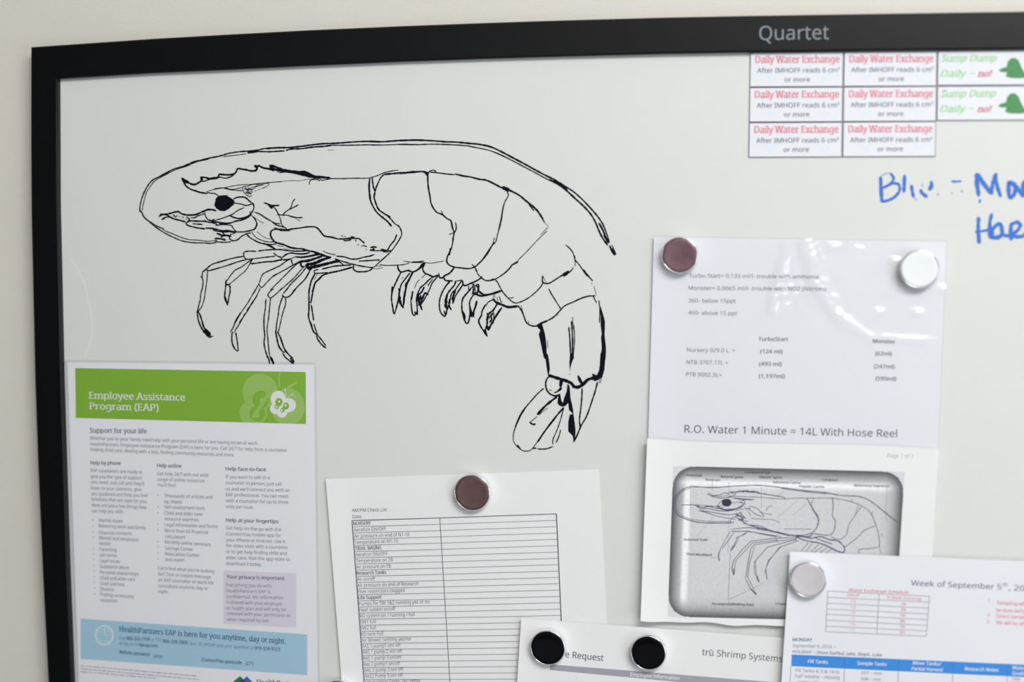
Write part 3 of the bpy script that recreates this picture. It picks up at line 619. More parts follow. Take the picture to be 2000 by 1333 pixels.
block(eap, 'paragraph', m_grey, E2, [('Get help on-the-go with the', 1236, 172, 1650, 187), ('iConnectYou mobile app for', 1236, 217, 1650, 230), ('your iPhone or Android. Use it', 1237, 262, 1680, 276), ('for video visits with a counselor', 1237, 305, 1702, 320),
 ('or to get help finding child and', 1237, 350, 1693, 366), ('elder care. Visit the app store to', 1238, 395, 1717, 410), ('download it today.', 1238, 440, 1505, 448)], 25)
p = Ink(eap.at(.1*MM)); p.fill(P_(E2, [(1218,480),(1765,503),(1764,912),(1215,882)]), m_lilac); pb = p.build('privacy_box', eap.root)
block(eap, 'heading', m_dark, E2, [('Your privacy is important', 1240, 540, 1675, 553)], 27, .016, parent=pb)
block(eap, 'paragraph', m_grey, E2, [('Everything you do with', 1240, 600, 1577, 610), ('HealthPartners EAP is', 1240, 645, 1570, 653), ('confidential. No information', 1241, 688, 1665, 698), ('is shared with your employer', 1241, 730, 1662, 745),
 ('or health plan and will only be', 1241, 775, 1685, 787), ('released with your permission or', 1242, 815, 1722, 832), ('when required by law.', 1242, 860, 1560, 870)], 25, parent=pb)
p = Ink(eap.at(.1*MM)); p.fill(P_(E2, [(145,843),(1846,962),(1846,1268),(145,1145)]), m_band); fb = p.build('footer_band', eap.root)
cx, cy = P_(E2, [(322, 967)])[0]
p = Ink(eap.at(.16*MM)); p.ring(cx, cy, 17, 18.5, 2.6, m_white); p.line(P_(E2, [(322,925),(326,965),(348,965)]), 2, m_white, 0, 0, False)
for i in range(12):
    a = math.pi*i/6; p.line([(cx+11*math.cos(a), cy+12*math.sin(a)), (cx+13.2*math.cos(a), cy+14.4*math.sin(a))], 1.5, m_white, 0, 0)
p.build('clock_symbol', fb)
block(eap, 'heading', m_navyt, E2, [('HealthPartners EAP is here for you anytime, day or night.', 433, 938, 1685, 1032)], 38, .010, True, parent=fb)
block(eap, 'contact_line', m_bandt, E2, [('Call', 435, 1000, 482, 1003), ('or TTY', 675, 1013, 755, 1019), (', text US HPEAP and your question to', 950, 1040, 1445, 1074), ('or log on to', 435, 1040, 575, 1048)], 25, parent=fb)
block(eap, 'contact_line', m_navyt, E2, [('866-326-7194', 490, 1003, 665, 1011), ('866-228-2809', 762, 1023, 948, 1037), ('919-324-5523', 1452, 1076, 1643, 1086), ('hpeap.com', 583, 1050, 722, 1060), ('Website password', 433, 1105, 662, 1125), ('iConnectYou passcode', 1053, 1163, 1355, 1187)], 26, .02, parent=fb)
block(eap, 'handwritten_note', m_navyt, E2, [('calcon', 687, 1135, 757, 1143), ('471', 1382, 1195, 1438, 1199)], 30, 0, shear=.15, parent=fb)
p = Ink(eap.at(.14*MM))
for (x0, y0, x1, y1) in ((145,1197,1020,1275), (145,1219,1028,1300), (145,1241,705,1290)):
    x = x0
    while x < x1:
        L = random.uniform(12, 55); e = min(x1, x+L)
        f = lambda q: (q, y0+(y1-y0)*(q-x0)/(x1-x0))
        p.line(P_(E2, [f(x), f(e)]), 1.7, m_greyl, .1, .3, False); x = e+9
p.build('small_print', eap.root)['kind'] = 'stuff'
p = Ink(eap.at(.12*MM)); p.fill(P_(E2, [(1285,1322),(1340,1275),(1395,1322),(1440,1370),(1240,1370)]), m_logo1)
p2 = Ink(eap.at(.15*MM)); p2.fill(P_(E2, [(1345,1322),(1393,1276),(1437,1322),(1480,1370),(1300,1370)]), m_logo2)
p3 = Ink(eap.at(.18*MM)); p3.fill(P_(E2, [(1325,1325),(1362,1297),(1395,1325),(1420,1370),(1300,1370)]), m_logo3)
g_ = p.build('company_logo', eap.root); p2.build('blue_peak', g_); p3.build('purple_peak', g_)
block(eap, 'company_lettering', m_navyt, E2, [('HealthPartners', 1465, 1340, 1810, 1356)], 40, .016, True)
# its clear sleeve
slv = Sheet('plastic_sleeve', [(122,703),(618,708),(625,1350),(147,1350)], 2.2*MM, 'thin clear plastic sleeve over the green-headed leaflet', 'sleeve', m=m_film, nu=24, nv=30, thick=.05*MM,
  lift=lambda u, v: .15*MM*math.sin(9*u+4*v)*math.sin(7*v))
slv.page.name = 'clear_film'

# 2 --- check list ------------------------------------------------------------
chk = Sheet('check_list', [(636,936),(1170,917),(1206,1600),(690,1620)], .5*MM, 'white check list page with ruled two-column table under a mirrored magnet', 'paper',
  lift=lambda u, v: 2.2*MM*max(0, 1-u*7)**2, m=m_paper2)
CK = (620, 900, .2903)
def ckl(k): y = 1017.5+12.2*k-.01*k*k; return (687.5+(y-1017.5)*.0748, y)
def ckr(k): y = 1004.5+12.4*k; return (1086.8+(y-1004.5)*.0453, y)
def ckm(k):
    a, b = ckl(k), ckr(k); t = .4295; return (a[0]+(b[0]-a[0])*t, a[1]+(b[1]-a[1])*t+.5)
p = Ink(chk.at(.14*MM))
for k_ in range(0, 30):
    p.line([ckl(k_), ckm(k_), ckr(k_)], 1.3 if k_ == 0 else .85, m_line if k_ == 0 else m_line2, 0, 0, False)
p.line([ckl(0), ckl(15), ckl(29)], 1.7, m_line, 0, 0, False); p.line([ckr(0), ckr(29)], 1.7, m_line, 0, 0, False); p.line([ckm(0), ckm(15), ckm(29)], 1.1, m_line, 0, 0, False)
p.build('ruled_table', chk.root)['kind'] = 'stuff'
rows = [('NURSERY',240,360,1),('Aeration ON/OFF',243,463,0),('Air pressure on end of N1-16',245,620,0),('Temperature on N1-16',247,543,0),('TIDAL BASINS',252,430,1),('Aeration ON/OFF',254,472,0),('Temperature on TB',257,507,0),('Air pressure on TB',260,494,0),
 ('Research Tanks',262,464,1),('Air on/off',265,390,0),('Air pressure on end of Research',267,681,0),('Flow resterctors clogged',272,587,0),('Life Support',275,432,1),('Pumps for SW 1&2 running yes or no',278,755,0),('Heat system on/off',282,526,0),('RO system on / running / full',285,653,0),
 ('SW1 full',287,392,0),('SW2 full',289,393,0),('RO tank Full',293,443,0),('Air Blower running yes/no',297,628,0),('RAS 1 pump1 on/ off',300,560,0),('RAS 1 pump 2 on/ off',303,571,0),('RAS 1 pump 3 on/off',307,566,0),('Ras 2 pump1 on/off',310,558,0),('RAS 2 pump 2 on/ off',314,580,0),('RAS2 Pump 3 on/ off',318,576,0),('SW Holding Tanks 1&2 temp',322,690,0)]
for k_, (t, a, b, bd) in enumerate(rows):
    x0, x1 = CK[0]+a*CK[2], CK[0]+b*CK[2]; L = ckl(k_+1); y0 = L[1]-2.9; sl_ = -.031
    pq = Print(chk.at(.16*MM)); pq.text(t, x0+.5, y0+sl_*(x0-L[0]), x1, y0+sl_*(x1-L[0]), 6.9, m_dark if bd else m_mid, .02 if bd else 0, up=chk.up())
    pq.build('section_lettering' if bd else 'row_lettering', chk.root)
for t, a, y0, b, y1 in (('AM/PM Check List', 233, 348, 468, 342), ('Date', 237, 390, 295, 388)):
    pn = Print(chk.at(.16*MM)); pn.text(t, CK[0]+a*CK[2], CK[1]+y0*CK[2], CK[0]+b*CK[2], CK[1]+y1*CK[2], 6.9, m_mid, up=chk.up()); pn.build('heading_lettering', chk.root)

# 3 --- dosing sheet -----------------------------------------------------------
ros = Sheet('dosing_sheet', [(1277,463),(1848,473),(1826,1010),(1262,1000)], .8*MM, 'white dosing sheet with short typed table, upper sheet on the right under two magnets', 'paper',
  lift=lambda u, v: 1.6*MM*max(0, 1-u*8)**2)
R1 = (1240, 440, .315)
block(ros, 'typed_line', m_mid, R1, [('Turbo Start= 0.133 ml/l- trouble with ammonia', 335, 325, 1137, 332), ('Monster= 0.0665 ml/l- trouble with NO2 (Nitrites)', 333, 402, 1185, 408), ('360- below 15ppt', 332, 480, 625, 482), ('460- above 15 ppt', 330, 555, 633, 559)], 24)
block(ros, 'typed_table', m_mid, R1, [('Nursery 929.0 L  =', 323, 785, 620, 790), ('NTB 3707.17L =', 320, 862, 577, 866), ('PTB 9002.3L=', 317, 937, 538, 942)], 24)
block(ros, 'typed_table', m_dark, R1, [('TurboStart', 765, 718, 950, 720), ('Monster', 1475, 730, 1615, 735), ('(124 ml)', 777, 795, 915, 797), ('(62ml)', 1490, 808, 1592, 810), ('(493 ml)', 770, 872, 910, 874), ('(247ml)', 1482, 888, 1610, 890),
 ('(1,197ml)', 768, 948, 930, 950), ('(599ml)', 1492, 963, 1620, 966)], 24, .014)
block(ros, 'large_typed_line', m_dark, R1, [('R.O. Water 1 Minute = 14L With Hose Reel', 307, 1287, 1625, 1316)], 46, 0, res=3)
import random as _r
_rr = _r.Random(5)
def wrinkle(u, v):
    """creases of the clear sleeve, stronger at its upper right"""
    x, y = u*.216, v*.2
    h = 0
    def ridge(ax, ay, bx, by, wd, amp):
        vx, vy = bx-ax, by-ay; L2 = vx*vx+vy*vy; t = max(0, min(1, ((u-ax)*vx+(v-ay)*vy)/L2))
        d = math.hypot((u-ax-vx*t), (v-ay-vy*t)*.95); return amp*math.exp(-(d/wd)**2)*math.sin(math.pi*(.15+.7*t))
    h += ridge(.46, .02, .41, .28, .022, 1.9) + ridge(.50, -.03, .57, .20, .028, 2.5) + ridge(.54, .02, .585, .16, .018, 1.2) + ridge(.55, .15, .66, .33, .024, 1.75) + ridge(.65, .29, .75, .37, .020, 1.1) + ridge(.75, .365, 1.0, .375, .018, .9)
    for a, b, q in ((.61, .03, 1.1), (.82, .08, 1.1), (.775, .27, 1.0), (.907, .27, 1.2), (.99, .18, 1.1), (.70, .04, .6)): h += q*math.exp(-((u-a)/.026)**2-((v-b)/.015)**2)
    cr = .55*math.sin(55*u+9*math.sin(17*v))*math.sin(50*v+7*math.sin(13*u)) + .3*math.sin(110*u+5*v)*math.sin(96*v-11*u)
    h += cr*(math.exp(-((u-.43)/.06)**2-((v-.2)/.12)**2) + .8*math.exp(-((u-.53)/.05)**2-((v-.12)/.12)**2) + .5*math.exp(-((u-.6)/.06)**2-((v-.27)/.07)**2) + .12*max(0, min(1, (u-.3)*3))*max(0, 1-v*1.2))
    return 1.35*h*MM
slv2 = Sheet('plastic_sleeve', [(1276,460),(1851,470),(1829,1000),(1260,990)], 2.3*MM, 'wrinkled clear plastic sleeve with bright glare over the dosing sheet', 'sleeve', m=m_film, nu=170, nv=150, thick=.05*MM, lift=lambda u, v: wrinkle(u, v)+1.6*MM*max(0, 1-u*8)**2)
slv2.page.name = 'clear_film'

# 4 --- printed diagram ----------------------------------------------------------
dia = Sheet('diagram_sheet', [(1264,857),(1834,878),(1812,1236),(1251,1213)], 4.2*MM, 'sheet with grey printed shrimp anatomy diagram below the dosing sheet', 'paper', m=m_paper2, nu=40, nv=24,
  lift=lambda u, v: 5*MM*max(0, 1-u*6)**2 + 1.0*MM*math.sin(7*u+1)*(1-v)**3*.6 + 2*MM*max(0, v*4-3)**2,
  wave=lambda u, v: (0, (1.6*math.sin(23*u)+1.2*math.sin(41*u+1)) if v > .98 else (2.5*math.sin(6*u) if v < .02 else 0)))
L_ = (1260, 860, .295)
def panel():
    q = P_(L_, [(187,172),(1718,212),(1655,1205),(150,1170)]); nu, nv = 270, 180
    at = dia.at(.14*MM); V, F, Col = [], [], []
    asp = 1.5
    def shade(u, v):
        x, y = u*asp, v; r = .14
        dx = max(r-x, x-(asp-r), 0); dy = max(r-y, y-(1-r), 0)
        dd = r-math.hypot(dx, dy) if (dx > 0 and dy > 0) else min(x, asp-x, y, 1-y)
        if dd < 0: return None
        g = 210-122*math.exp(-(dd/.052)**1.3)
        g += 3*math.sin(5*u+2*v)
        bt = math.exp(-((v-.108)/.027)**2)*(1/(1+math.exp(-(u-.04)*90)))*(1/(1+math.exp((u-.94)*90)))
        bl = math.exp(-((u-.066)/.016)**4)*(1/(1+math.exp(-(v-.08)*60)))*(1/(1+math.exp((v-.90)*60)))
        k = max(bt, bl*.95); g = g*(1-k)+248*k
        return (g-1, g+2, g+3)
    for j in range(nv+1):
        for i in range(nu+1):
            u, v = i/nu, j/nv
            x = (q[0][0]*(1-u)+q[1][0]*u)*(1-v)+(q[3][0]*(1-u)+q[2][0]*u)*v; y = (q[0][1]*(1-u)+q[1][1]*u)*(1-v)+(q[3][1]*(1-u)+q[2][1]*u)*v
            V.append(at(x, y)); c = shade(u, v)
            n = _rr.uniform(-7, 7)
            Col.append((*(lin(min(255, max(0, z+n))) for z in (c or (214, 217, 221))), 1))
    for j in range(nv):
        for i in range(nu):
            a = j*(nu+1)+i; F.append((a, a+nu+1, a+nu+2, a+1))
    m = bpy.data.materials.new('printed_photo'); m.use_nodes = True; nt = m.node_tree; bs = nt.nodes['Principled BSDF']; bs.inputs['Roughness'].default_value = .65; bs.inputs['Specular IOR Level'].default_value = .3
    a = nt.nodes.new('ShaderNodeAttribute'); a.attribute_name = 'print'; nt.links.new(a.outputs['Color'], bs.inputs['Base Color'])
    o = mesh_obj('printed_picture', V, F, m, dia.root)
    at_ = o.data.color_attributes.new('print', 'FLOAT_COLOR', 'POINT'); at_.data.foreach_set('color', [c for k in Col for c in k])
    return o
pic = panel()
def dstrokes(name, m, txt, eps=.2*MM):
    p = Ink(dia.at(eps))
    for wd, P in parse(txt, *L_): p.line(P, wd, m, .2, curve=name != 'diagram_leg')
    return p.build(name, pic)
dstrokes('diagram_shrimp', m_diag, '''1 420,350 470,372 520,372 560,360;1.2 560,400 520,395 490,420 480,445 530,465 590,462 640,445;1.1 580,385 640,388 700,392;1.6 345,435 380,448 420,440 470,452 520,448;1 600,470 660,455 700,450;1.4 640,500 600,510 640,530 680,540;1 560,420 600,412 650,420;1.4 635,345 655,335 690,342 720,338 760,350;1.7 1670,545 1600,490 1500,410 1420,375 1300,368 1200,350 1050,335 900,315 750,300 600,305 450,315 300,310 240,335 200,380 185,440 210,490 260,520 350,545 450,550 570,550
1 300,318 250,340 210,385 200,440 230,490 290,520 380,535 480,540 570,540;1 900,322 1050,342 1200,357
1.4 410,355 450,375 500,385 560,375 600,360 560,345 600,345 650,340 690,345 740,350 800,360 900,375 930,385;1.2 410,355 440,368 500,362 520,350 560,355;1.2 600,352 625,335 650,345 675,335 700,345 730,340 760,355 800,355
1.1 500,385 620,375 760,380 900,390 1000,385 1070,385 1150,385 1240,385
1.3 240,430 330,430 400,435 470,440 520,430;1.4 330,430 370,455 420,455 500,470 580,465 640,440 660,410 620,385;1.2 355,465 400,480 480,505 560,520 600,525;1.4 355,465 450,480 560,495 640,480
1.2 590,540 570,550 570,520 620,500;2.6 600,490 650,520 620,530;2 630,485 665,520;1.2 660,440 700,500;1.2 680,450 730,490 780,510;1.2 690,435 750,460 790,510;1.1 760,480 840,495;1.1 800,470 820,440 845,440;2 480,435 520,460 600,455 650,430;1.6 590,385 650,395 720,395;1.4 620,400 660,425
1.6 620,520 680,560 760,570 820,595 900,620 960,630 1050,630 1110,610 1145,560 1140,510 1110,460 1080,400 1070,385;1 700,520 780,525 850,530 890,550;.9 920,590 1000,590 1100,590;1.2 1115,395 1100,430 1120,470 1150,515 1140,560
1.4 1240,380 1245,450 1240,500 1260,540 1250,600 1220,630 1150,625 1100,615;1.2 1240,385 1330,400 1420,430 1490,480 1530,570 1550,650 1550,710;1.2 1430,440 1390,500 1350,560 1330,630 1280,660 1230,640;1.2 1520,570 1450,600 1400,650 1320,710;1.2 1540,710 1480,720 1420,725 1415,750;1 1550,700 1560,750;1 1410,430 1390,500
2 1000,640 1040,640 1100,650 1160,640 1220,660 1280,670 1320,715 1310,745 1260,730 1200,700 1140,680 1080,670 1030,655 1000,640;2 1020,635 1080,640 1110,625;1.6 1130,650 1180,670 1240,690
1.2 1080,680 1030,740;1.2 1110,680 1060,745;1.2 1150,690 1100,740;1.2 1180,700 1120,745;1.2 1210,710 1160,745;1.2 1240,720 1200,745
1.3 680,560 760,585 850,610 960,635;1.3 650,550 760,590;1.3 700,570 800,590 880,615''')
for t in ('1.3 1000,640 880,610 800,600 690,580 570,590 575,605 680,605 800,625 900,640;1.1 565,605 520,680 500,720;1.8 500,720 485,760 490,800;1 590,610 540,680 510,720;1.6 485,770 492,800',
 '1.3 690,600 610,650 580,720 565,735;1.2 670,620 600,650;1.2 620,655 585,715;1.8 580,700 568,735;1.3 690,605 800,630 870,640',
 '1.3 1000,645 870,650 700,670 640,730 585,800 575,850 585,895;1.2 880,662 710,682 600,800 590,890;2 585,850 587,893',
 '1.3 1000,655 880,670 720,695 700,720 680,820 665,920 700,990 735,1025;1.2 725,705 690,820 680,910 735,1020;2.4 705,990 735,1025',
 '1.3 1000,660 920,680 810,710 730,800 735,880 755,940;1.2 800,720 722,810 725,880 750,940;1.8 742,905 755,940',
 '1.3 1020,665 890,710 820,800 800,850 805,920;1.2 900,705 815,800 795,870 810,920;1.8 800,880 808,920;1.2 870,655 870,670;1.2 1000,640 1000,670'):
    dstrokes('diagram_leg', m_diag, t, .22*MM)
p = Ink(dia.at(.24*MM)); p.ellipse(L_[0]+540*.295, L_[1]+415*.295, 9.6, 7.6, m_diagd); p.build('diagram_eye', pic)
for t in '''.8 555,280 550,740;.8 565,735 550,1060;.8 550,1060 820,930;.8 440,780 490,780;.8 340,640 450,510;.8 1010,400 870,520;.8 1070,420 980,500;.8 770,310 770,450;.8 1600,310 1595,540;.8 300,310 300,500;.8 445,270 445,340;.8 920,340 870,380'''.split(';'): dstrokes('leader_line', m_diagl, t, .18*MM)
block(dia, 'diagram_lettering', m_diagd, L_, [('Compound eye', 660, 220, 830, 224), ('Antennule', 270, 240, 378, 243), ('Rostral Spine', 500, 250, 650, 254), ('Hepatic Spine', 755, 252, 905, 256), ('Rostrum', 400, 270, 497, 273), ('Carapace', 1170, 270, 1275, 273),
 ('Adrostral Carina', 845, 287, 1028, 291), ('Hepatic Carina', 1020, 313, 1185, 318), ('Abdominal Segments', 1380, 308, 1617, 313), ('Antennal Scale', 255, 667, 415, 668), ('Third Maxilliped', 272, 764, 440, 769), ('Pereiopods(Walking legs)', 443, 1093, 720, 1098), ('Uropods', 862, 1092, 950, 1094),
 ('1', 1363, 405, 1370, 405), ('2', 1500, 490, 1508, 490), ('3', 1561, 635, 1569, 635)], 16, .02, parent=pic, eps=.26*MM)
block(dia, 'page_lettering', m_greyl, L_, [('Page 1 of 1', 1605, 115, 1770, 119)], 24)

# 5 --- request form ------------------------------------------------------------------
req = Sheet('request_form', [(1018,1208),(1577,1250),(1553,1600),(993,1600)], 2.4*MM, 'white request form with grey bar at the bottom under two mirrored magnets', 'paper', m=m_paper2,
  lift=lambda u, v: 2.5*MM*max(0, 1-u*9)**2)
Q_ = (1000, 1180, .28)
block(req, 'typed_title', m_dark, Q_, [('e Request', 372, 374, 637, 401)], 44, 0, res=3)
block(req, 'typed_title', m_mid, Q_, [('tru Shrimp Systems', 1325, 358, 1884, 408)], 45, 0, res=3)
p = Ink(req.at(.17*MM)); p.line(P_(Q_, [(1381, 323), (1400, 324.5)]), 1.1, m_mid, 0, 0, False); p.build('macron', req.root)
p = Ink(req.at(.1*MM)); p.quad([(1075,1298.5),(1575,1338.5),(1573,1356),(1074,1309.5)], m_greybar); gb = p.build('grey_bar', req.root)
block(req, 'bar_lettering', m_white, Q_, [('Employee Information', 825, 505, 1168, 533)], 26, .01, parent=gb)

# 6 --- weekly schedule ------------------------------------------------------------------
sch = Sheet('weekly_schedule', [(1543,1078),(2285,1109),(2270,1640),(1508,1610)], 8.0*MM, 'weekly schedule page with blue table header and red exchange table at lower right', 'paper', m=m_paper3,
  lift=lambda u, v: 2*MM*max(0, 1-u*14)**2, nu=40)
S_ = (1500, 1060, .25)
block(sch, 'typed_title', m_slate, S_, [('Week of September 5', 1117, 338, 1822, 370), (', 2016', 1880, 375, 2090, 384)], 42, 0, res=3)
block(sch, 'typed_title', m_slate, S_, [('th', 1832, 342, 1872, 344)], 26)
block(sch, 'red_heading', m_red, S_, [('Water Exchange Schedule', 630, 384, 1100, 403)], 24, .01)
p = Ink(sch.at(.14*MM)); ly = [382,430,475,522,562,608,655,698]; ry = [422,468,515,560,605,650,693,735]
lx = lambda y: 467-(y-382)*.054; rx = lambda y: 1262-(y-422)*.08
for a, b in zip(ly, ry): p.line(P_(S_, [(lx(a), a), (rx(b), b)]), 1, m_line3, 0, 0, False)
for A, B in (((467,382),(450,698)), ((868,402),(850,717)), ((1262,422),(1237,735))): p.line(P_(S_, [A, B]), 1, m_line3, 0, 0, False)
p.build('exchange_table', sch.root)['kind'] = 'stuff'
tx = [('Imhoff', 620, 422, 715, 427), ('% Water Exchange', 930, 440, 1200, 454)]
for i, (a, b) in enumerate((('< 6', '2%'), ('> 8', '4%'), ('> 10', '6%'), ('> 12', '8%'), ('> 14', '10%'), ('> 15', '20%'))):
    tx += [(a, 645-6*i+4*i, 472+44.5*i, 685-2*i, 474+44.5*i), (b, 1042-3*i, 493+44.5*i, 1078-2*i, 494+44.5*i)]
block(sch, 'table_lettering', m_red, S_, tx, 23)
block(sch, 'red_notes', m_red, S_, [('1.', 1720, 470, 1740, 471), ('Sampling will', 1790, 485, 2010, 495), ('be done before', 1785, 543, 2030, 553), ('2.', 1715, 577, 1735, 578), ('Direct sample', 1785, 588, 2020, 600), ('3.', 1710, 632, 1732, 633), ('We will be off', 1780, 640, 2005, 651)], 27, .008)
block(sch, 'day_lettering', m_dark, S_, [('MONDAY', 192, 772, 345, 775)], 25, .012)
block(sch, 'date_line', m_grey, S_, [('September 5, 2016 \u2212', 190, 818, 525, 830)], 24, 0, shear=.22)
block(sch, 'date_line', m_mid, S_, [('HOLIDAY \u2212 Short Staffed. Jake, Steph, Luke', 188, 865, 888, 893)], 24, .006, shear=.22)
p = Ink(sch.at(.1*MM)); p.quad(P_(S_, [(185,877),(3000,1001),(3000,1100),(182,968)]), m_bluebar, 90); bb = p.build('blue_table_header', sch.root)
p = Ink(sch.at(.16*MM))
for x in (600, 1022, 1448, 1875, 2300): p.line(P_(S_, [(x, 877+(x-185)*.044), (x-3, 968+(x-182)*.047)]), .9, m_bluebar2, 0, 0, False)
p.build('column_divider', bb)
p = Ink(sch.at(.14*MM))
for x in (181, 600, 1022, 1446, 1873, 2298): p.line(P_(S_, [(x-3, 970+(x-182)*.047), (x-22, 1500)]), .9, m_line2, 0, 0, False)
p.build('column_line', sch.root)
block(sch, 'header_lettering', m_white, S_, [('Fill Tanks', 310, 943, 468, 950), ('Sample Tanks', 695, 957, 925, 967), ('Move Tanks/', 1130, 955, 1350, 965), ('Partial Harvest', 1120, 1000, 1365, 1011), ('Research Notes', 1535, 1001, 1800, 1012), ('Water', 1905, 992, 2010, 997), ('Quality', 1905, 1035, 2020, 1040)], 27, .016, shear=.15, parent=bb)
block(sch, 'cell_lettering', m_grey, S_, [('Fill Tanks 4, 5 & 14 to', 215, 1012, 557, 1026), ('half volume \u2212 moving', 213, 1056, 558, 1070), ('water with', 228, 1102, 400, 1110), ('007 \u2212 mm', 730, 1032, 888, 1037), ('008 \u2212 mm', 728, 1080, 880, 1085), ('Daily', 1908, 1078, 1970, 1080)], 25)

# ------------------------------------------------------------------ magnetic labels
def card(quad, col, row, label, group):
    cx = sum(q[0] for q in quad)/4; cy = sum(q[1] for q in quad)/4
    root = empty('magnetic_label', pt(cx, cy, 0), label, 'label', group)
    T = 1.0*MM
    def grow(q, g): return [(x+(1 if x > cx else -1)*g, y+(1 if y > cy else -1)*g) for x, y in q]
    def slab_(name, q, z0, z1, m):
        f = [pt(*c, z1) for c in q]; b = [v+Vector((0, z1-z0, 0)) for v in f]
        return mesh_obj(name, f+b, [(3,2,1,0),(4,5,6,7),(0,1,5,4),(1,2,6,5),(2,3,7,6),(3,0,4,7)], m, root)
    slab_('magnetic_backing', grow(quad, -.4), 0.02*MM, T, m_mag)
    face = slab_('printed_face', grow(quad, -1.5), T+.01*MM, T+.15*MM, m_paper3)
    return root, face, T+.15*MM
cols = [(1465, 1647.5), (1648.5, 1830.5), (1831.5, 2015)]
ry_ = [102, 170.3, 239, 308]
place = {(0,0):'red titled label, top of the left column under the frame lettering', (0,1):'red titled label, middle of the left column of labels', (0,2):'red titled label, bottom of the left column of labels',
 (1,0):'red titled label, top of the middle column, beside a green label', (1,1):'red titled label, middle of the middle column, beside the lower green label', (1,2):'red titled label, bottom of the middle column with no label to its right',
 (2,0):'green script label with heap picture, upper one under the frame', (2,1):'green script label with heap picture, lower of the two'}
for (c, r), lab in place.items():
    x0, x1 = cols[c]; s0, s1 = -1.0*r, -1.0*(r+1); y0, y1 = ry_[r]-1.2*c, ry_[r+1]-1.0*c
    if c == 2: y0, y1 = ry_[r]-3.2+.8*r, ry_[r+1]-3
    q = [(x0+s0, y0+.5), (x1+s0, y0-.7), (x1+s1, y1-.7), (x0+s1, y1)]
    root, face, z = card(q, c, r, 'white magnetic ' + lab, 'magnetic labels at the upper right')
    p = Print(lambda x, y: pt(x, y, z+.1*MM)); X = x0+s0-1465; Yo = y0-102
    if c < 2:
        for wl, PP in ((6, [(1500, 148), (1508, 156), (1516, 149)]), (5, [(1605, 150), (1614, 156), (1622, 146)]), (6, [(1530, 118), (1548, 130)])):
            p = Print(lambda x, y: pt(x, y, z+.08*MM)); p.line([(a+X, b+Yo) for a, b in PP], wl, m_ice, .3); p.build('faint_pattern', face)
        p = Print(lambda x, y: pt(x, y, z+.16*MM))
        p.text('Daily Water Exchange', 1475.5+X, 123+Yo, 1640+X, 122+Yo, 13.5, m_red, .022, True)
        p.build('red_lettering', face)
        p = Print(lambda x, y: pt(x, y, z+.16*MM))
        p.text('After IMHOFF reads 6 cm', 1479+X, 142.3+Yo, 1635+X, 141.3+Yo, 9.2, m_slate, .006)
        p.text('3', 1636+X, 136.5+Yo, 1640+X, 136.5+Yo, 5.2, m_slate, .006)
        p.text('or more', 1532.5+X, 160+Yo, 1582+X, 159.6+Yo, 9.2, m_slate, .006)
        p.build('dark_lettering', face)
    else:
        X = s0
        Yo = y0-98.8
        p.text('Sump Dump', 1838+X, 120.5+Yo, 1945+X, 119.5+Yo, 13, m_script, .014, True, shear=.3)
        p.text('Daily \u2212', 1837+X, 150+Yo, 1902+X, 149.5+Yo, 13, m_script, .012, True, shear=.3); p.build('green_lettering', face)
        p = Print(lambda x, y: pt(x, y, z+.16*MM)); p.text('no!', 1909+X, 150+Yo, 1936+X, 149.6+Yo, 12, m_crim, .02, True, shear=.3); p.build('crimson_lettering', face)
        p = Print(lambda x, y: pt(x, y, z+.14*MM))
        G = [(1950,138),(1957,133),(1966,131),(1968,121),(1974,114),(1983,113),(1990,119),(1995,131),(2001,142),(2009,151),(1990,153),(1972,152),(1964,149),(1967,141),(1957,141)]
        p.fill([(a+X, b+Yo) for a, b in G], m_heap); p.build('heap_picture', face)

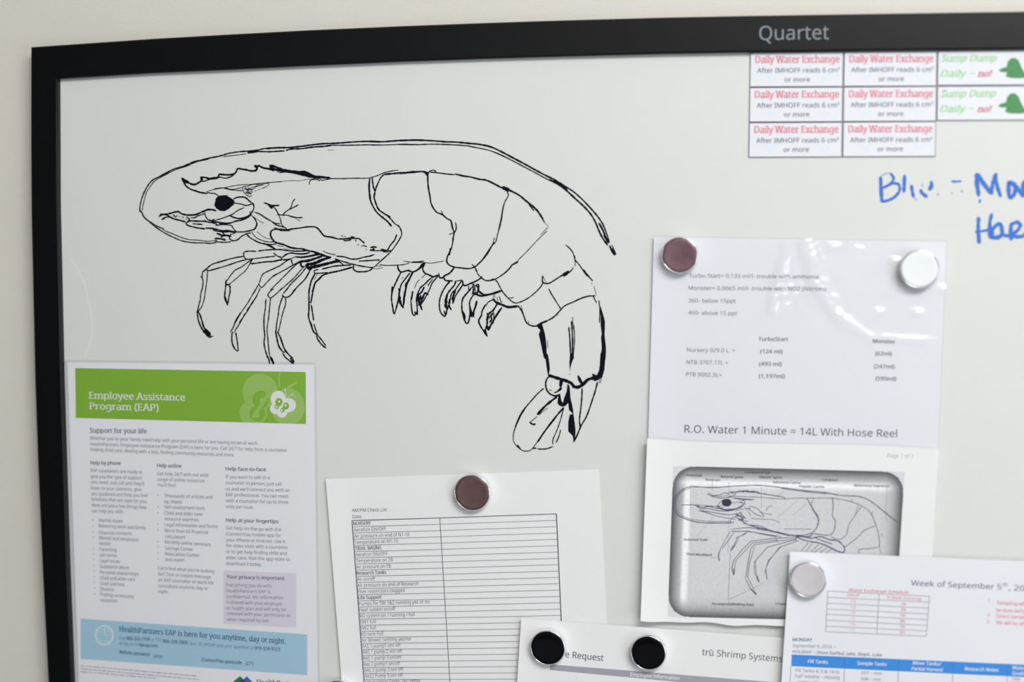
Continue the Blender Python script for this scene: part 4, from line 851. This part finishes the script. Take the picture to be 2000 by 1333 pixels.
# ------------------------------------------------------------------ round magnets
def magnet(cx, cy, rpx, off, cap_m, label, hgt=7.5*MM):
    c = pt(cx, cy, off+hgt); rr = (pt(cx+rpx, cy, off+hgt)-c).length
    base = Vector((c.x, -off, c.z)); root = empty('round_magnet', base, label, 'magnet', 'round magnets holding the sheets')
    def lathe(name, prof, m, n=72, closed=True):
        V, F = [], []
        for r, y in prof:
            for i in range(n):
                a = 2*math.pi*i/n; V.append(base+Vector((r*math.cos(a), -y, r*math.sin(a))))
        for k in range(len(prof)-1):
            for i in range(n):
                j = (i+1) % n; F.append((k*n+i, k*n+j, (k+1)*n+j, (k+1)*n+i))
        F.append(tuple(range(n))); F.append(tuple(range((len(prof)-1)*n, len(prof)*n))[::-1])
        o = mesh_obj(name, V, F, m, root, smooth=True)
        bm = bmesh.new(); bm.from_mesh(o.data); bmesh.ops.recalc_face_normals(bm, faces=bm.faces); bm.to_mesh(o.data); bm.free()
        return o
    h = hgt
    lathe('chrome_rim', [(rr*.93, .15*MM), (rr*.97, .6*MM), (rr*1.0, 1.6*MM), (rr*1.0, h-1.1*MM), (rr*.985, h-.4*MM), (rr*.955, h), (rr*.93, h), (rr*.92, h-.5*MM), (rr*.5, h-.5*MM)], m_chrome)
    lathe('cap', [(rr*.5, h-.45*MM), (rr*.915, h-.45*MM), (rr*.91, h+.1*MM), (rr*.87, h+.35*MM), (rr*.75, h+.15*MM), (rr*.4, h-.02*MM), (rr*.02, h-.05*MM)], cap_m)
magnet(921.5, 963.5, 35.5, 1.0*MM, m_refl_brown, 'mirrored round magnet with painted brown reflection and chrome rim on the check list')
magnet(1327, 498.5, 36, 3.2*MM, m_refl_plum, 'plum brown round magnet on the dosing sheet\'s upper left corner')
magnet(1796, 526, 39.5, 3.4*MM, m_refl_pale, 'mirrored round magnet with painted white reflection at the upper right corner of the wrinkled sleeve')
magnet(1578, 1133.5, 36.5, 9.2*MM, m_refl_mauve, 'pale mauve round magnet on the weekly schedule\'s corner')
magnet(1069.5, 1266.5, 34.5, 3.2*MM, m_refl_black, 'mirrored round magnet with painted black reflection at the left end of the request form')
magnet(1266, 1276.5, 35, 3.2*MM, m_refl_black, 'mirrored round magnet with painted black reflection in the middle of the request form')
magnet(662, 1366, 35, 1.0*MM, m_refl_brown, 'round magnet just showing at the bottom edge between leaflet and check list')
